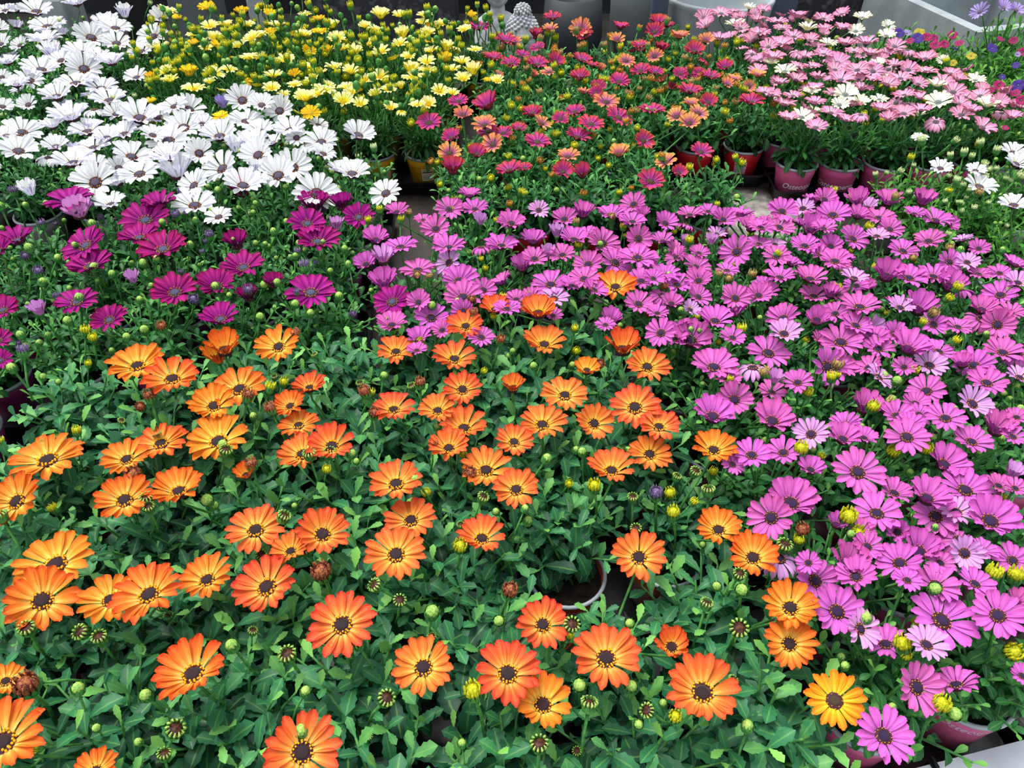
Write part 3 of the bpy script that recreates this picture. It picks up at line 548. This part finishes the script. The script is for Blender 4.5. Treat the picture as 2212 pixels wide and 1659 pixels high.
parse_buds('deep magenta', """g 204,495,1.5 g 71,545,1.5 v 62,562,1.3 g 122,565,1.3 v 198,455,1.2 v 388,475,1.4 g 353,488,1.2 v 455,520,1.3 g 410,538,1.2 g 338,568,1.2 g 314,577,1.4 g 245,600,1.2 g 205,587,1.5 v 85,600,1.4 g 90,620,1.3 g 175,655,1.4
v 418,655,1.5 g 470,628,1.3 g 482,635,1.3 v 540,640,1.4 g 568,620,1.4 g 603,617,1.2 g 596,510,1.3 g 618,485,1.1 g 650,535,1.2 v 660,590,1.5 g 637,562,1.1 g 755,580,1.1 g 744,545,1.1 g 734,650,1.3 g 148,700,1.3 g 52,732,1.2
g 55,755,1.2 v 53,775,1.4 g 34,805,1.4 g 636,665,1.3 v 395,430,1.5 g 461,462,1.2 v 33,425,1.4 g 105,445,1.1 g 5,455,1.4 v 95,495,1.3 g 60,450,1.1 g 315,720,1.4 g 275,738,1.2 g 670,685,1.2 g 560,693,1.3""")
parse_buds('white', "g 196,120,1.2 g 222,130,1.2 g 258,130,1.1 g 205,107,1.1 w 248,222,1.3 w 200,220,1.2 w 292,215,1 g 285,65,1.2 w 132,52,1.1 g 90,100,1.1 g 53,100,1 g 40,45,1 g 180,42,1 w 322,13,1.3 g 280,385,1.2 g 445,302,1.1 g 42,237,1.1 g 95,150,1.1 w 810,330,1.3 w 784,285,1.2 g 690,350,1.1 g 720,340,1 g 618,410,1.1 g 665,232,1.2 g 730,308,1 w 525,335,1.2 g 470,418,1.3")
parse_buds('right white', "w 1992,315,1.5 w 2055,310,1.2 w 2117,320,1.4 w 2150,335,1.3 w 2080,340,1.3 w 2053,345,1.1 w 2193,390,1.5 w 2065,400,1.1 t 2107,425,1.3 y 1963,350,1.2 w 2175,355,1.3 w 2095,345,1.1 y 2045,420,1 y 2207,445,1.3 w 1960,425,1 w 2140,372,1.1")
RB = {'orange': ('g', 'k', 'y'), 'deep magenta': ('g', 'g', 'v'), 'orchid pink': ('g', 'g', 'y'), 'white': ('g', 'g', 'w'), 'yellow': ('y', 'y', 'n', 'y', 'g'), 'crimson': ('y', 'x', 't', 'y'), 'crimson ': ('y', 'x', 'g', 'y'), 'light pink': ('y', 'g', 'y'), 'right white': ('w', 'g', 'w')}
RN = {'orange': 2, 'deep magenta': 7, 'orchid pink': 5, 'white': 3, 'yellow': 15, 'crimson': 7, 'crimson ': 6, 'light pink': 3, 'right white': 8}
for p in PLANTS:
    for _ in range(RN[p.grp] + frg.choice((-1, 0, 1, 1))):
        a = frg.uniform(0, 6.28); r = .09 * math.sqrt(frg.random())
        zt = {'yellow': .262, 'light pink': .225, 'white': .225}.get(p.grp, .232) * (1 - .25 * (r / .09) ** 2)
        add_bud(p, frg.choice(RB[p.grp]), Vector((p.x + r * math.cos(a), p.y + r * math.sin(a), zt + frg.uniform(-.02, .045 if p.grp == 'yellow' else .03 if p.grp == 'crimson' else .02))), frg.uniform(.75, 1.15), frg)

# plants whose leaves leave their pot in view
def lean(X, Y, grp, dx, dy, sc):
    pos = at(X, Y, .1)[0]; p = min((q for q in PLANTS if q.grp.strip() == grp), key=lambda q: (q.x - pos.x) ** 2 + (q.y - pos.y) ** 2)
    for c in p.o.children:
        if c.name.startswith('foliage'):
            lo, ro, s_ = c.matrix_basis.decompose(); c.matrix_basis = Matrix.LocRotScale(lo + Vector((dx, dy, 0)), ro, s_ * sc)
lean(990, 372, 'crimson', .04, .02, .8); lean(1225, 1238, 'orange', -.012, .034, .86); lean(1420, 1215, 'orange', .03, .02, .8); lean(1250, 1400, 'orange', .0, -.03, .82)
# ------------------------------------------------------------------ print and stickers on the pots in view
def near_px(X, Y, grp=None):
    pos = at(X, Y, .1)[0]; return min((p for p in PLANTS if grp is None or p.grp.strip() == grp), key=lambda p: (p.x - pos.x) ** 2 + (p.y - pos.y) ** 2)
def face_a(p): return math.atan2(-p.y, -p.x)
p1, p2, p3, p4 = near_px(1722, 348, 'light pink'), near_px(1815, 348, 'light pink'), near_px(1908, 348, 'light pink'), near_px(1640, 318, 'light pink')
ob('printed_name', text_mesh('Osteospermum', .021, .036, face_a(p1) - .5, white_ink), p1.pot)
ob('printed_name', text_mesh('Osteospermum', .021, .036, face_a(p2) - 1.15, white_ink), p2.pot)
mb = MB()
for k, (da, s) in enumerate([(0, 1), (.3, .8)]):
    for q in range(7):
        a_ = face_a(p3) + da + .05 * math.cos(q * 6.28 / 6) * (q < 6) * s; z = .046 + .0022 * math.sin(q * 6.28 / 6) * (q < 6) * s; r = PB + (PR - PB) * z / PH + .0008
        mb.ball((r * math.cos(a_), r * math.sin(a_), z), .0011 * s, 6, 4)
ob('printed_flower', mb.mesh('printed_flower', white_ink), p3.pot)
for X, Y in ((2060, 1500), (2260, 1450)):
    q = near_px(X, Y, 'orchid pink'); ob('printed_name', text_mesh('Osteospermum', .0165, .066, face_a(q) - .1, white_ink), q.pot)
q = near_px(1225, 1238, 'orange'); ob('printed_name', text_mesh('Osteospermum', .0165, .066, face_a(q) - .35, white_ink), q.pot)
for X, Y, g, pm in ((918, 326, 'yellow', sticker_m), (820, 326, 'yellow', sticker_m), (1596, 310, 'crimson', sticker_p)):
    q = near_px(X, Y, g); ob('label_sticker', sticker_mesh(pm, face_a(q) + (.05 if X > 900 else .5), .03, .03, .035), q.pot)

# labels
DESC = {'light pink': 'light pink', 'crimson': 'far crimson', 'crimson ': 'near crimson', 'yellow': 'yellow', 'white': 'left white', 'orange': 'orange', 'orchid pink': 'orchid pink', 'deep magenta': 'deep magenta', 'right white': 'right white'}
for p in PLANTS:
    d = DESC[p.grp]; colr = d.replace('far ', '').replace('near ', '').replace('left ', '').replace('right ', '').replace(' ', '-')
    blk = d.replace(' ', '-') if d in ('light pink', 'orchid pink', 'deep magenta') else d
    tag(p.o, f"{colr} potted daisy, {ORD[p.colm]} from left in {ORD[p.row]} row of {blk} block from front", 'potted plant', d + ' potted daisies')
def relabel(p, t): p.o['label'] = t
relabel(p1, 'light pink daisy in pink lettered pot, left of three front pots in black tray')
relabel(p2, 'light pink daisy in pink lettered pot, middle of three front pots in black tray')
relabel(p3, 'light pink daisy in pink pot with tiny white flower print, right of three front pots')
relabel(p4, 'light pink daisy in darker pink pot tucked between the red pot and front pink pots')
relabel(near_px(918, 326, 'yellow'), 'yellow daisy in the clearly visible yellow pot with a printed paper sticker')
relabel(near_px(1596, 310, 'crimson'), 'crimson daisy in red pot with pink sticker, beside the pink pots')
relabel(near_px(1503, 312, 'crimson'), 'crimson daisy in red pot just left of the red pot with pink sticker')
relabel(near_px(1225, 1238, 'orange'), 'orange daisy whose grey-rimmed brick-red pot shows through the leaves at front centre')
# ------------------------------------------------------------------ trays
TRAYS = []
def tray_mesh(w_, d_, n, sp):
    mb = MB(); hz = .040; t = .004; cr = .018
    def loop(ww, dd, z, c):
        pts = []
        for (sx, sy, a0) in ((1, -1, -90), (1, 1, 0), (-1, 1, 90), (-1, -1, 180)):
            for k in range(5):
                a = R(a0 + k * 22.5); pts.append((Vector((sx * (ww / 2 - c) + c * math.cos(a), sy * (dd / 2 - c) + c * math.sin(a), z)), 0, 0))
        return pts
    mb.grid([loop(w_ - .016, d_ - .016, 0, cr), loop(w_ - .006, d_ - .006, hz * .85, cr), loop(w_ + .006, d_ + .006, hz * .85, cr), loop(w_ + .007, d_ + .007, hz, cr), loop(w_ - .004, d_ - .004, hz, cr), loop(w_ - .02, d_ - .02, .004, cr)], 0, .5, True)
    b = len(mb.v); L2 = loop(w_ - .02, d_ - .02, .004, cr); mb.v += [tuple(q[0]) for q in L2]; mb.face(tuple(range(b, b + len(L2))))
    for k in range(1, n):                                # upright posts between the pot places, front and back
        for sy in (-1, 1):
            x = -w_ / 2 + w_ * k / n; mb.box(x - .004, x + .004, sy * (d_ / 2 - .008) - .005, sy * (d_ / 2 - .008) + .005, .004, hz + .006)
            mb.box(x - .0015, x + .0015, sy * (d_ / 2 - .008) - .007, sy * (d_ / 2 - .008) + .007, hz + .006, hz + .012)
    return mb.mesh('pot_tray', black_pl, False)
TC = {}
for g in sorted(set(p.grp for p in PLANTS)):
    rows = {}
    for p in PLANTS:
        if p.grp == g: rows.setdefault(p.i, []).append(p)
    tno = 0
    for ri, i in enumerate(sorted(rows)):
        rr = sorted(rows[i], key=lambda q: q.j); runs = []
        for p in rr:
            if runs and p.j == runs[-1][-1].j + 1 and len(runs[-1]) < 5: runs[-1].append(p)
            else: runs.append([p])
        for k, run in enumerate(runs):
            n = len(run); sp = run[0].sp; cx = (run[0].x + run[-1].x) / 2; cy = (run[0].y + run[-1].y) / 2
            key = (n, sp)
            if key not in TC: TC[key] = tray_mesh(sp * n - .008, (sp if sp > .14 else min(sp * 1.0, .135)) - .008, n, sp)
            # leave the tray out where pots of another block already stand
            ca, sa = math.cos(R(run[0].rot)), math.sin(R(run[0].rot)); bad = False
            for q in PLANTS:
                if q in run: continue
                dx, dy = q.x - cx, q.y - cy
                if abs(dx * ca + dy * sa) < sp * n / 2 + .04 and abs(-dx * sa + dy * ca) < .07 + .034: bad = q.grp != g or bad
            if bad and n == 1: continue
            o = ob('pot_tray', TC[key] if not bad else TC[key]); o.location = (cx, cy, .001); o.rotation_euler = (0, 0, R(run[0].rot))
            tag(o, f"black plastic tray {ORD[k + 1]} from left under {ORD[ri + 1]} row of {DESC[g]} daisy pots", 'plant tray', 'black plastic trays under the daisy pots')

# ------------------------------------------------------------------ bench, floor, wall
PATCH = at(1600, 450, 0)[0]        # the pale dry patch in front of the pink pots
def bench_mat():
    m, nt, ns, L = newmat('worn_bench_top'); tc = N(nt, 'ShaderNodeTexCoord')
    n1 = N(nt, 'ShaderNodeTexNoise', _Scale=3.2, _Detail=5.0, _Roughness=.55); L.new(tc.outputs['Object'], n1.inputs['Vector'])
    n2 = N(nt, 'ShaderNodeTexNoise', _Scale=45.0, _Detail=4.0); L.new(tc.outputs['Object'], n2.inputs['Vector'])
    sb = N(nt, 'ShaderNodeVectorMath', operation='DISTANCE'); sb.inputs[1].default_value = (PATCH.x, PATCH.y - 1.4, .75); L.new(tc.outputs['Object'], sb.inputs[0])
    mm = N(nt, 'ShaderNodeMath', operation='MULTIPLY_ADD'); mm.inputs[1].default_value = -1.5; mm.inputs[2].default_value = .33; L.new(sb.outputs['Value'], mm.inputs[0])
    cl = N(nt, 'ShaderNodeMath', operation='MAXIMUM'); cl.inputs[1].default_value = -.12; L.new(mm.outputs[0], cl.inputs[0])
    ad = N(nt, 'ShaderNodeMath', operation='ADD'); L.new(cl.outputs[0], ad.inputs[0]); L.new(n1.outputs[0], ad.inputs[1])
    r1 = ramp(nt, [(.0, '#241e1a'), (.45, '#3a302a'), (.6, '#5a4c42'), (.66, '#a8a29a'), (1, '#b8b2a8')]); L.new(ad.outputs[0], r1.inputs[0])
    r2 = ramp(nt, [(.3, '#a0a0a0'), (.7, '#ffffff')]); L.new(n2.outputs[0], r2.inputs[0])
    mx = N(nt, 'ShaderNodeMix', data_type='RGBA', blend_type='MULTIPLY'); mx.inputs[0].default_value = 1; L.new(r1.outputs[0], mx.inputs[6]); L.new(r2.outputs[0], mx.inputs[7])
    pb = N(nt, 'ShaderNodeBsdfPrincipled', _Roughness=.6); L.new(mx.outputs[2], pb.inputs['Base Color'])
    o = N(nt, 'ShaderNodeOutputMaterial'); L.new(pb.outputs[0], o.inputs[0]); return m
alu = plain('white_painted_metal', '#c4ccd2', .35, '#b4bcc4', 3, metal=.0)
bench = bpy.data.objects.new('display_bench', None); col.objects.link(bench); bench.location = (0, 1.4, -.75)
tag(bench, 'wide plant bench with worn brown top and white metal edge, under all the daisies', 'bench')
e0 = at(1990, 1656, .045)[0]; e1 = at(2212, 1598, .045)[0]; ed = (e1 - e0).normalized()
L0 = e0 - ed * 1.8; L1 = e0 + ed * 1.9
mb = MB(); top = [(L0.x, L0.y), (L1.x, L1.y), (2.4, 2.72), (-2.6, 2.72), (-2.4, L0.y + .3)]
b = 0
for z in (-.03, 0):
    mb.v += [(x, y - 1.4, z + .75) for x, y in top]
n = len(top); mb.face(tuple(range(n))[::-1]); mb.face(tuple(range(n, 2 * n)))
for k in range(n): mb.face((k, (k + 1) % n, n + (k + 1) % n, n + k))
ob('bench_top', mb.mesh('bench_top', bench_mat(), False), bench)
mb = MB(); nrm = Vector((ed.y, -ed.x, 0))
Mr = Matrix.Translation((0, -1.4, .75)) @ Matrix.Translation((L0.x, L0.y, 0)) @ Matrix.Rotation(math.atan2(ed.y, ed.x), 4, 'Z')
mb.box(0, 3.7, -.035, 0, -.08, .045, 0, Mr); mb.box(0, 3.7, -.043, -.033, -.08, .034, 0, Mr)
ob('edge_rail', mb.mesh('edge_rail', alu, False), bench)
for (x, y) in ((-1.9, 2.5), (1.9, 2.5), (-.6, .5), (1.2, 1.1)):
    mb = MB(); mb.box(x - .03, x + .03, y - 1.43, y - 1.37, 0, .72); ob('leg', mb.mesh('leg', alu, False), bench)
def struct(name, mb, m):
    o = ob(name, mb.mesh(name, m, False)); o['kind'] = 'structure'; return o
mb = MB(); mb.box(-6, 6, -2, 5.2, -.80, -.75); struct('floor', mb, plain('concrete_floor', '#4c4c4c', .8, '#3c3c3c', 4))
mb = MB(); mb.box(-6, 6, 4.2, 4.3, -.75, 2.2); struct('wall_back', mb, plain('dark_wall', '#24262a', .8, '#15161a', 3))

# ------------------------------------------------------------------ things standing behind the bench, on a low shelf
ZS = -.12
mb = MB(); mb.box(-3.4, 3.4, 2.80, 3.9, ZS - .04, ZS)
for x in (-3.2, -1, 1, 3.2):
    for y in (2.85, 3.8): mb.box(x - .04, x + .04, y - .04, y + .04, -.75, ZS - .04)
tag(ob('display_shelf', mb.mesh('display_shelf', plain('dark_boards', '#2c2a28', .7, '#1c1a18', 5), False)), 'dark low shelf behind the flower bench holding stone planters and statues', 'shelf')
stone = plain('pitted_stone', '#5e5f60', .9, '#33343a', 22, .38, .5, bump=1, detail=6)
pale = plain('pale_concrete', '#a6adb0', .7, '#8e969a', 6, bump=.3); statue = plain('carved_pale_stone', '#c4c8cc', .75, '#9a9ea2', 30, bump=.3)
midgrey = plain('grey_planter', '#737a7e', .6, '#62696e', 5, bump=.2); darkg = plain('charcoal_planter', '#34373c', .6, '#282a30', 5)
bluegrey = plain('blue_grey_metal', '#4c5666', .5)
def base_at(X, y, zref=0):     # x so that the object stands behind photo column X at distance y
    dep = y * CP + (ZC - zref) * SP; return (X - W / 2) / F * dep
def lathe_thing(name, X, y, prof, m, label, cat, n=48):
    mb = MB(); mb.lathe(prof, n); o = ob(name, mb.mesh(name, m)); o.location = (base_at(X, y), y, ZS); return tag(o, label, cat)
lathe_thing('round_planter', 1538, 3.12, [(.001, 0), (.13, 0), (.15, .02), (.185, .16), (.2, .27), (.205, .285), (.2, .295), (.188, .29), (.18, .25), (.14, .05), (.001, .045)], pale, 'large pale grey round planter with rolled rim behind the pink daisies', 'planter')
lathe_thing('round_planter', 1375, 3.35, [(.001, 0), (.08, 0), (.11, .1), (.12, .36), (.11, .37), (.1, .34), (.001, .05)], midgrey, 'dim grey round planter left of the large pale one', 'planter')
lathe_thing('round_planter', 1950, 3.42, [(.001, 0), (.07, 0), (.085, .15), (.09, .42), (.08, .42), (.07, .2), (.001, .05)], darkg, 'charcoal cylinder planter beside the angled concrete trough', 'planter')
lathe_thing('round_planter', 1235, 3.2, [(.001, 0), (.09, 0), (.12, .12), (.11, .27), (.1, .27), (.09, .1), (.001, .05)], darkg, 'dark squat round planter just right of the carved stone head', 'planter')
def block_thing(name, X0, X1, y, h_, d_, m, label, cat):
    x0, x1 = base_at(X0, y), base_at(X1, y); mb = MB(); mb.box(-(x1 - x0) / 2, (x1 - x0) / 2, 0, d_, 0, h_)
    me = mb.mesh(name, m, False); o = ob(name, me); o.location = ((x0 + x1) / 2, y, ZS)
    bv = o.modifiers.new('edge', 'BEVEL'); bv.width = .008; bv.segments = 2
    return tag(o, label, cat)
block_thing('stone_block', 670, 985, 3.45, .5, .2, stone, 'rough pitted stone block behind the yellow daisies', 'stone')
block_thing('stone_block', 1700, 1890, 3.4, .5, .2, stone, 'rough pitted stone block behind the light pink daisies', 'stone')
block_thing('stone_block', 375, 470, 3.3, .42, .16, midgrey, 'pale grey stone post behind the left yellow daisies', 'stone')
block_thing('storage_box', 95, 165, 3.1, .28, .16, pale, 'pale grey box behind the white daisies at far left', 'box')
block_thing('metal_post', 1398, 1432, 3.0, .6, .05, bluegrey, 'blue-grey metal post left of the large pale planter', 'post')
block_thing('stone_slab', 1640, 1712, 3.3, .36, .08, bluegrey, 'smooth slate-grey slab right of the large pale planter', 'stone')
block_thing('wooden_post', 288, 345, 3.0, .7, .08, plain('black_post', '#121214', .7), 'black square post behind the tallest white daisies', 'post')
block_thing('stone_post', 552, 592, 3.05, .5, .05, pale, 'slim whitish stone post behind the yellow daisies', 'stone')
# angled concrete trough at the right
mb = MB(); a0 = at(2112, 70, .18)[0]
w_, d_, h_ = .62, .62, .30; t = .045
for (x0, x1, y0, y1) in ((0, w_, 0, t), (0, w_, d_ - t, d_), (0, t, t, d_ - t), (w_ - t, w_, t, d_ - t)): mb.box(x0, x1, y0, y1, 0, h_)
mb.box(t, w_ - t, t, d_ - t, 0, .03); 
o = ob('concrete_trough', mb.mesh('concrete_trough', plain('cast_concrete', '#9aa2a4', .75, '#868e92', 7, bump=.3), False)); o.location = (a0.x, a0.y, ZS); o.rotation_euler = (0, 0, R(14))
tag(o, 'large grey concrete trough with pale rim behind the mixed bedding plants', 'planter')
# carved head
def carved_head(X, y, zbase, s, turn, label, smile=False, name='carved_statue'):
    root = bpy.data.objects.new(name, None); col.objects.link(root); root.location = (base_at(X, y), y, zbase); root.rotation_euler = (0, 0, turn)
    mb = MB(); rows = []; NR, NK = 44, 48
    g = lambda x, c, w: math.exp(-((x - c) / w) ** 2)
    for i in range(NR + 1):
        th = math.pi * i / NR; zz = -math.cos(th); row = []
        for k in range(NK):
            a = 2 * math.pi * k / NK; f = -math.sin(a)               # faces -y
            r = math.sin(th); x = r * math.cos(a) * .78; yv = r * math.sin(a) * .88; z = zz * 1.12
            jaw = 1 - .25 * max(0, -zz) ** 1.5; x *= jaw
            if f > 0:
                u = x; v = z
                p_ = .20 * g(u, 0, .10) * g(v, -.12, .22) + .07 * g(v, .22, .06) * (g(u, .28, .2) + g(u, -.28, .2)) - .10 * g(v, .08, .09) * (g(u, .28, .14) + g(u, -.28, .14)) \
                    + .055 * g(v, .05, .045) * (g(u, .28, .13) + g(u, -.28, .13)) + .07 * g(v, -.5, .045) * g(u, 0, .2) + .07 * g(v, -.62, .05) * g(u, 0, .16) - .04 * g(v, -.56, .02) * g(u, 0, .24) + .06 * g(v, -.86, .12) * g(u, 0, .2)
                yv -= p_ * min(1, f * 2)
            row.append((Vector((x, yv, z)) * s, 0, 0))
        rows.append(row)
    mb.grid(rows, 0, .5, True)
    hd = ob('face', mb.mesh('face', statue), root, loc=(0, 0, s * 1.55))
    mb = MB()
    for sx in (-1, 1):
        mb.ball((sx * .80 * s, .08 * s, -.05 * s), .3 * s, 10, 8, 0, (.25, .5, 1.25))
    ob('ear', mb.mesh('ears', statue), hd); 
    mb = MB(); n = 150
    for k in range(n):
        z = 1 - (k + .5) / n * 1.05; r = math.sqrt(max(0, 1 - z * z)); a = k * 2.39996
        p_ = Vector((r * math.cos(a) * .80, r * math.sin(a) * .90, z * 1.14))
        if p_.y < -.15 and p_.z < .66 - .35 * abs(p_.x): continue
        mb.ball(p_ * s, .085 * s, 7, 5)
    for k in range(40):
        z = 1 - (k + .5) / 40; r = math.sqrt(max(0, 1 - z * z)); a = k * 2.39996
        mb.ball(Vector((r * math.cos(a) * .36, r * math.sin(a) * .36, 1.12 + z * .38)) * s, .085 * s, 7, 5)
    ob('curled_hair', mb.mesh('curled_hair', statue), hd)
    mb = MB(); mb.lathe([(.001, 0), (.62 * s, 0), (.6 * s, .08 * s), (.36 * s, .3 * s), (.34 * s, .6 * s), (.4 * s, .9 * s)], 28)
    ob('neck', mb.mesh('neck', statue), root)
    return tag(root, label, 'statue')
carved_head(1128, 2.92, -.035, .075, R(8), 'pale carved stone head with curled hair and closed eyes behind the crimson daisies')
mb = MB(); mb.box(-.1, .1, -.08, .08, 0, .085); o = ob('stone_plinth', mb.mesh('stone_plinth', stone, False)); o.location = (base_at(1128, 2.92), 2.92, ZS); tag(o, 'low stone plinth under the carved stone head', 'plinth')
# seated smiling figure, left of the head
root = bpy.data.objects.new('seated_statue', None); col.objects.link(root); root.location = (base_at(1076, 3.12), 3.12, ZS)
tag(root, 'grey stone seated statue with smiling face left of the carved head', 'statue')
mb = MB(); mb.lathe([(.001, 0), (.12, 0), (.125, .03), (.1, .1), (.088, .16), (.082, .2), (.05, .225), (.028, .235), (.026, .26)], 32); me = mb.mesh('robed_body', statue)
for v in me.vertices: v.co.y *= .7
ob('robed_body', me, root)
mb = MB(); rows = []
g = lambda x, c, w: math.exp(-((x - c) / w) ** 2)
for i in range(29):
    th = math.pi * i / 28; row = []
    for k in range(36):
        a = 2 * math.pi * k / 36; x = math.sin(th) * math.cos(a) * .046; y = math.sin(th) * math.sin(a) * .05; z = -math.cos(th) * .055
        if y < 0:
            u, v = x / .046, z / .055; y -= .012 * g(u, 0, .15) * g(v, 0, .25); y += .007 * g(v, -.48 + .25 * u * u, .07) * g(u, 0, .5); y -= .006 * g(v, -.85, .15) * g(u, 0, .3)
        row.append((Vector((x, y, z)), 0, 0))
    rows.append(row)
mb.grid(rows, 0, .5, True); ob('head', mb.mesh('head', statue), root, loc=(0, -.01, .305))

# ------------------------------------------------------------------ mixed bedding plants at the right
def trumpet(name, m, lobes, deep):
    mb = MB(); rows = []
    for i, (r, z) in enumerate([(.12, -.35 * deep), (.2, -.1 * deep), (.45, .0), (.75, .06), (1, .02)]):
        rows.append([(Vector(((r * (1 - (.16 * (abs(math.sin(lobes * math.pi * k / 40)) < .35) if i == 4 else 0))) * math.cos(2 * math.pi * k / 40), (r * (1 - (.16 * (abs(math.sin(lobes * math.pi * k / 40)) < .35) if i == 4 else 0))) * math.sin(2 * math.pi * k / 40), z + (.06 * math.sin(lobes * 2 * math.pi * k / 40) if i > 2 else 0))), .5, i / 4) for k in range(40)])
    mb.grid(rows, 0, .5, True); return mb.mesh(name, m)
for k, m_, lb, dp in (('hp', PM['hp'], 5, 1), ('pu', PM['pu'], 5, .3), ('py', PM['py'], 5, .3)):
    FM[k] = {'f': [trumpet('bloom_' + k, m_, lb, dp)]}
def bedding(name, X, Y, z, fol, label, cat, flowers, hs=1.0):
    pos, t = at(X, Y, z - .03)
    p = make_plant('bed', pos.x, pos.y, fol, 'w', name=name, hs=hs, ws=1.3)
    for kind, fx, fy, w_ in flowers:
        q, tt = at(fx, fy, z + frg.uniform(-.012, .012)); rad = w_ * .5 * tt / F
        nr = Vector((frg.gauss(-.3, .25), frg.gauss(-.6, .2), 1))
        add_flower(p, kind, 'f', q, rad, nr, frg)
    tag(p.o, label, cat, 'mixed bedding plants at the right'); return p
bedding('potted_pansy', 1955, 86, .25, 'g', 'violet pansies with one yellow bloom just behind the light pink daisies', 'potted plant', [('pu', 1943, 71, 24), ('pu', 1982, 82, 26), ('li', 1958, 73, 24), ('py', 1986, 71, 24), ('hp', 1966, 88, 16)])
bedding('potted_petunia', 2030, 98, .25, 'g', 'hot pink petunia in front of the concrete trough', 'potted plant', [('hp', 2058, 76, 22), ('hp', 2020, 97, 22), ('hp', 2040, 95, 20), ('hp', 2003, 80, 22), ('hp', 2072, 93, 18), ('hp', 2011, 113, 16), ('hp', 2018, 82, 18)])
bedding('potted_pansy', 2070, 128, .25, 'g', 'pansies with small violet, yellow and cream blooms in front of petunia', 'potted plant', [('pu', 2061, 104, 20), ('py', 2098, 121, 20), ('py', 2059, 136, 16), ('cr', 2036, 130, 30)])
bedding('potted_pansy', 2150, 118, .26, 'g', 'leafy green bedding plant with one yellow-eyed violet bloom', 'potted plant', [('pu', 2144, 104, 24), ('hp', 2161, 84, 16)])
bedding('potted_petunia', 2205, 118, .26, 'g', 'petunia with scattered pink blooms at the right edge below lilac daisies', 'potted plant', [('hp', 2189, 87, 18), ('hp', 2207, 112, 20), ('li', 2198, 118, 16), ('pu', 2195, 141, 16)])
bedding('potted_pansy', 2125, 165, .25, 'g', 'green feathery bedding plant between yellow pansy and pink petunia, few blooms', 'potted plant', [('pu', 2165, 166, 14)])
bedding('potted_petunia', 2190, 190, .25, 'g', 'hot pink petunia mixed with violet blooms at right frame edge', 'potted plant', [('hp', 2158, 184, 24), ('hp', 2193, 201, 22), ('hp', 2206, 216, 22), ('pu', 2200, 184, 26), ('pu', 2183, 194, 22), ('hp', 2143, 194, 14)])
bedding('potted_petunia', 2215, 262, .235, 'g', 'small petunia with one dark pink bloom beside pink daisies', 'potted plant', [('hp', 2172, 276, 16)])
p = bedding('potted_daisy', 2185, 52, .30, 'g', 'tall lilac daisy plant with grey-green leaves at top right corner', 'potted plant', [], hs=1.35)
for fx, fy, w_, nx in ((2167, 18, 46, 0), (2195, 22, 44, .2), (2117, 26, 48, -1.2)):
    q, tt = at(fx, fy, .33); add_flower(p, 'li', 'f', q, w_ * .5 * tt / F, Vector((nx, -.45, 1)), frg)
print('PLANTS', len(PLANTS), 'OBJECTS', len(bpy.data.objects))
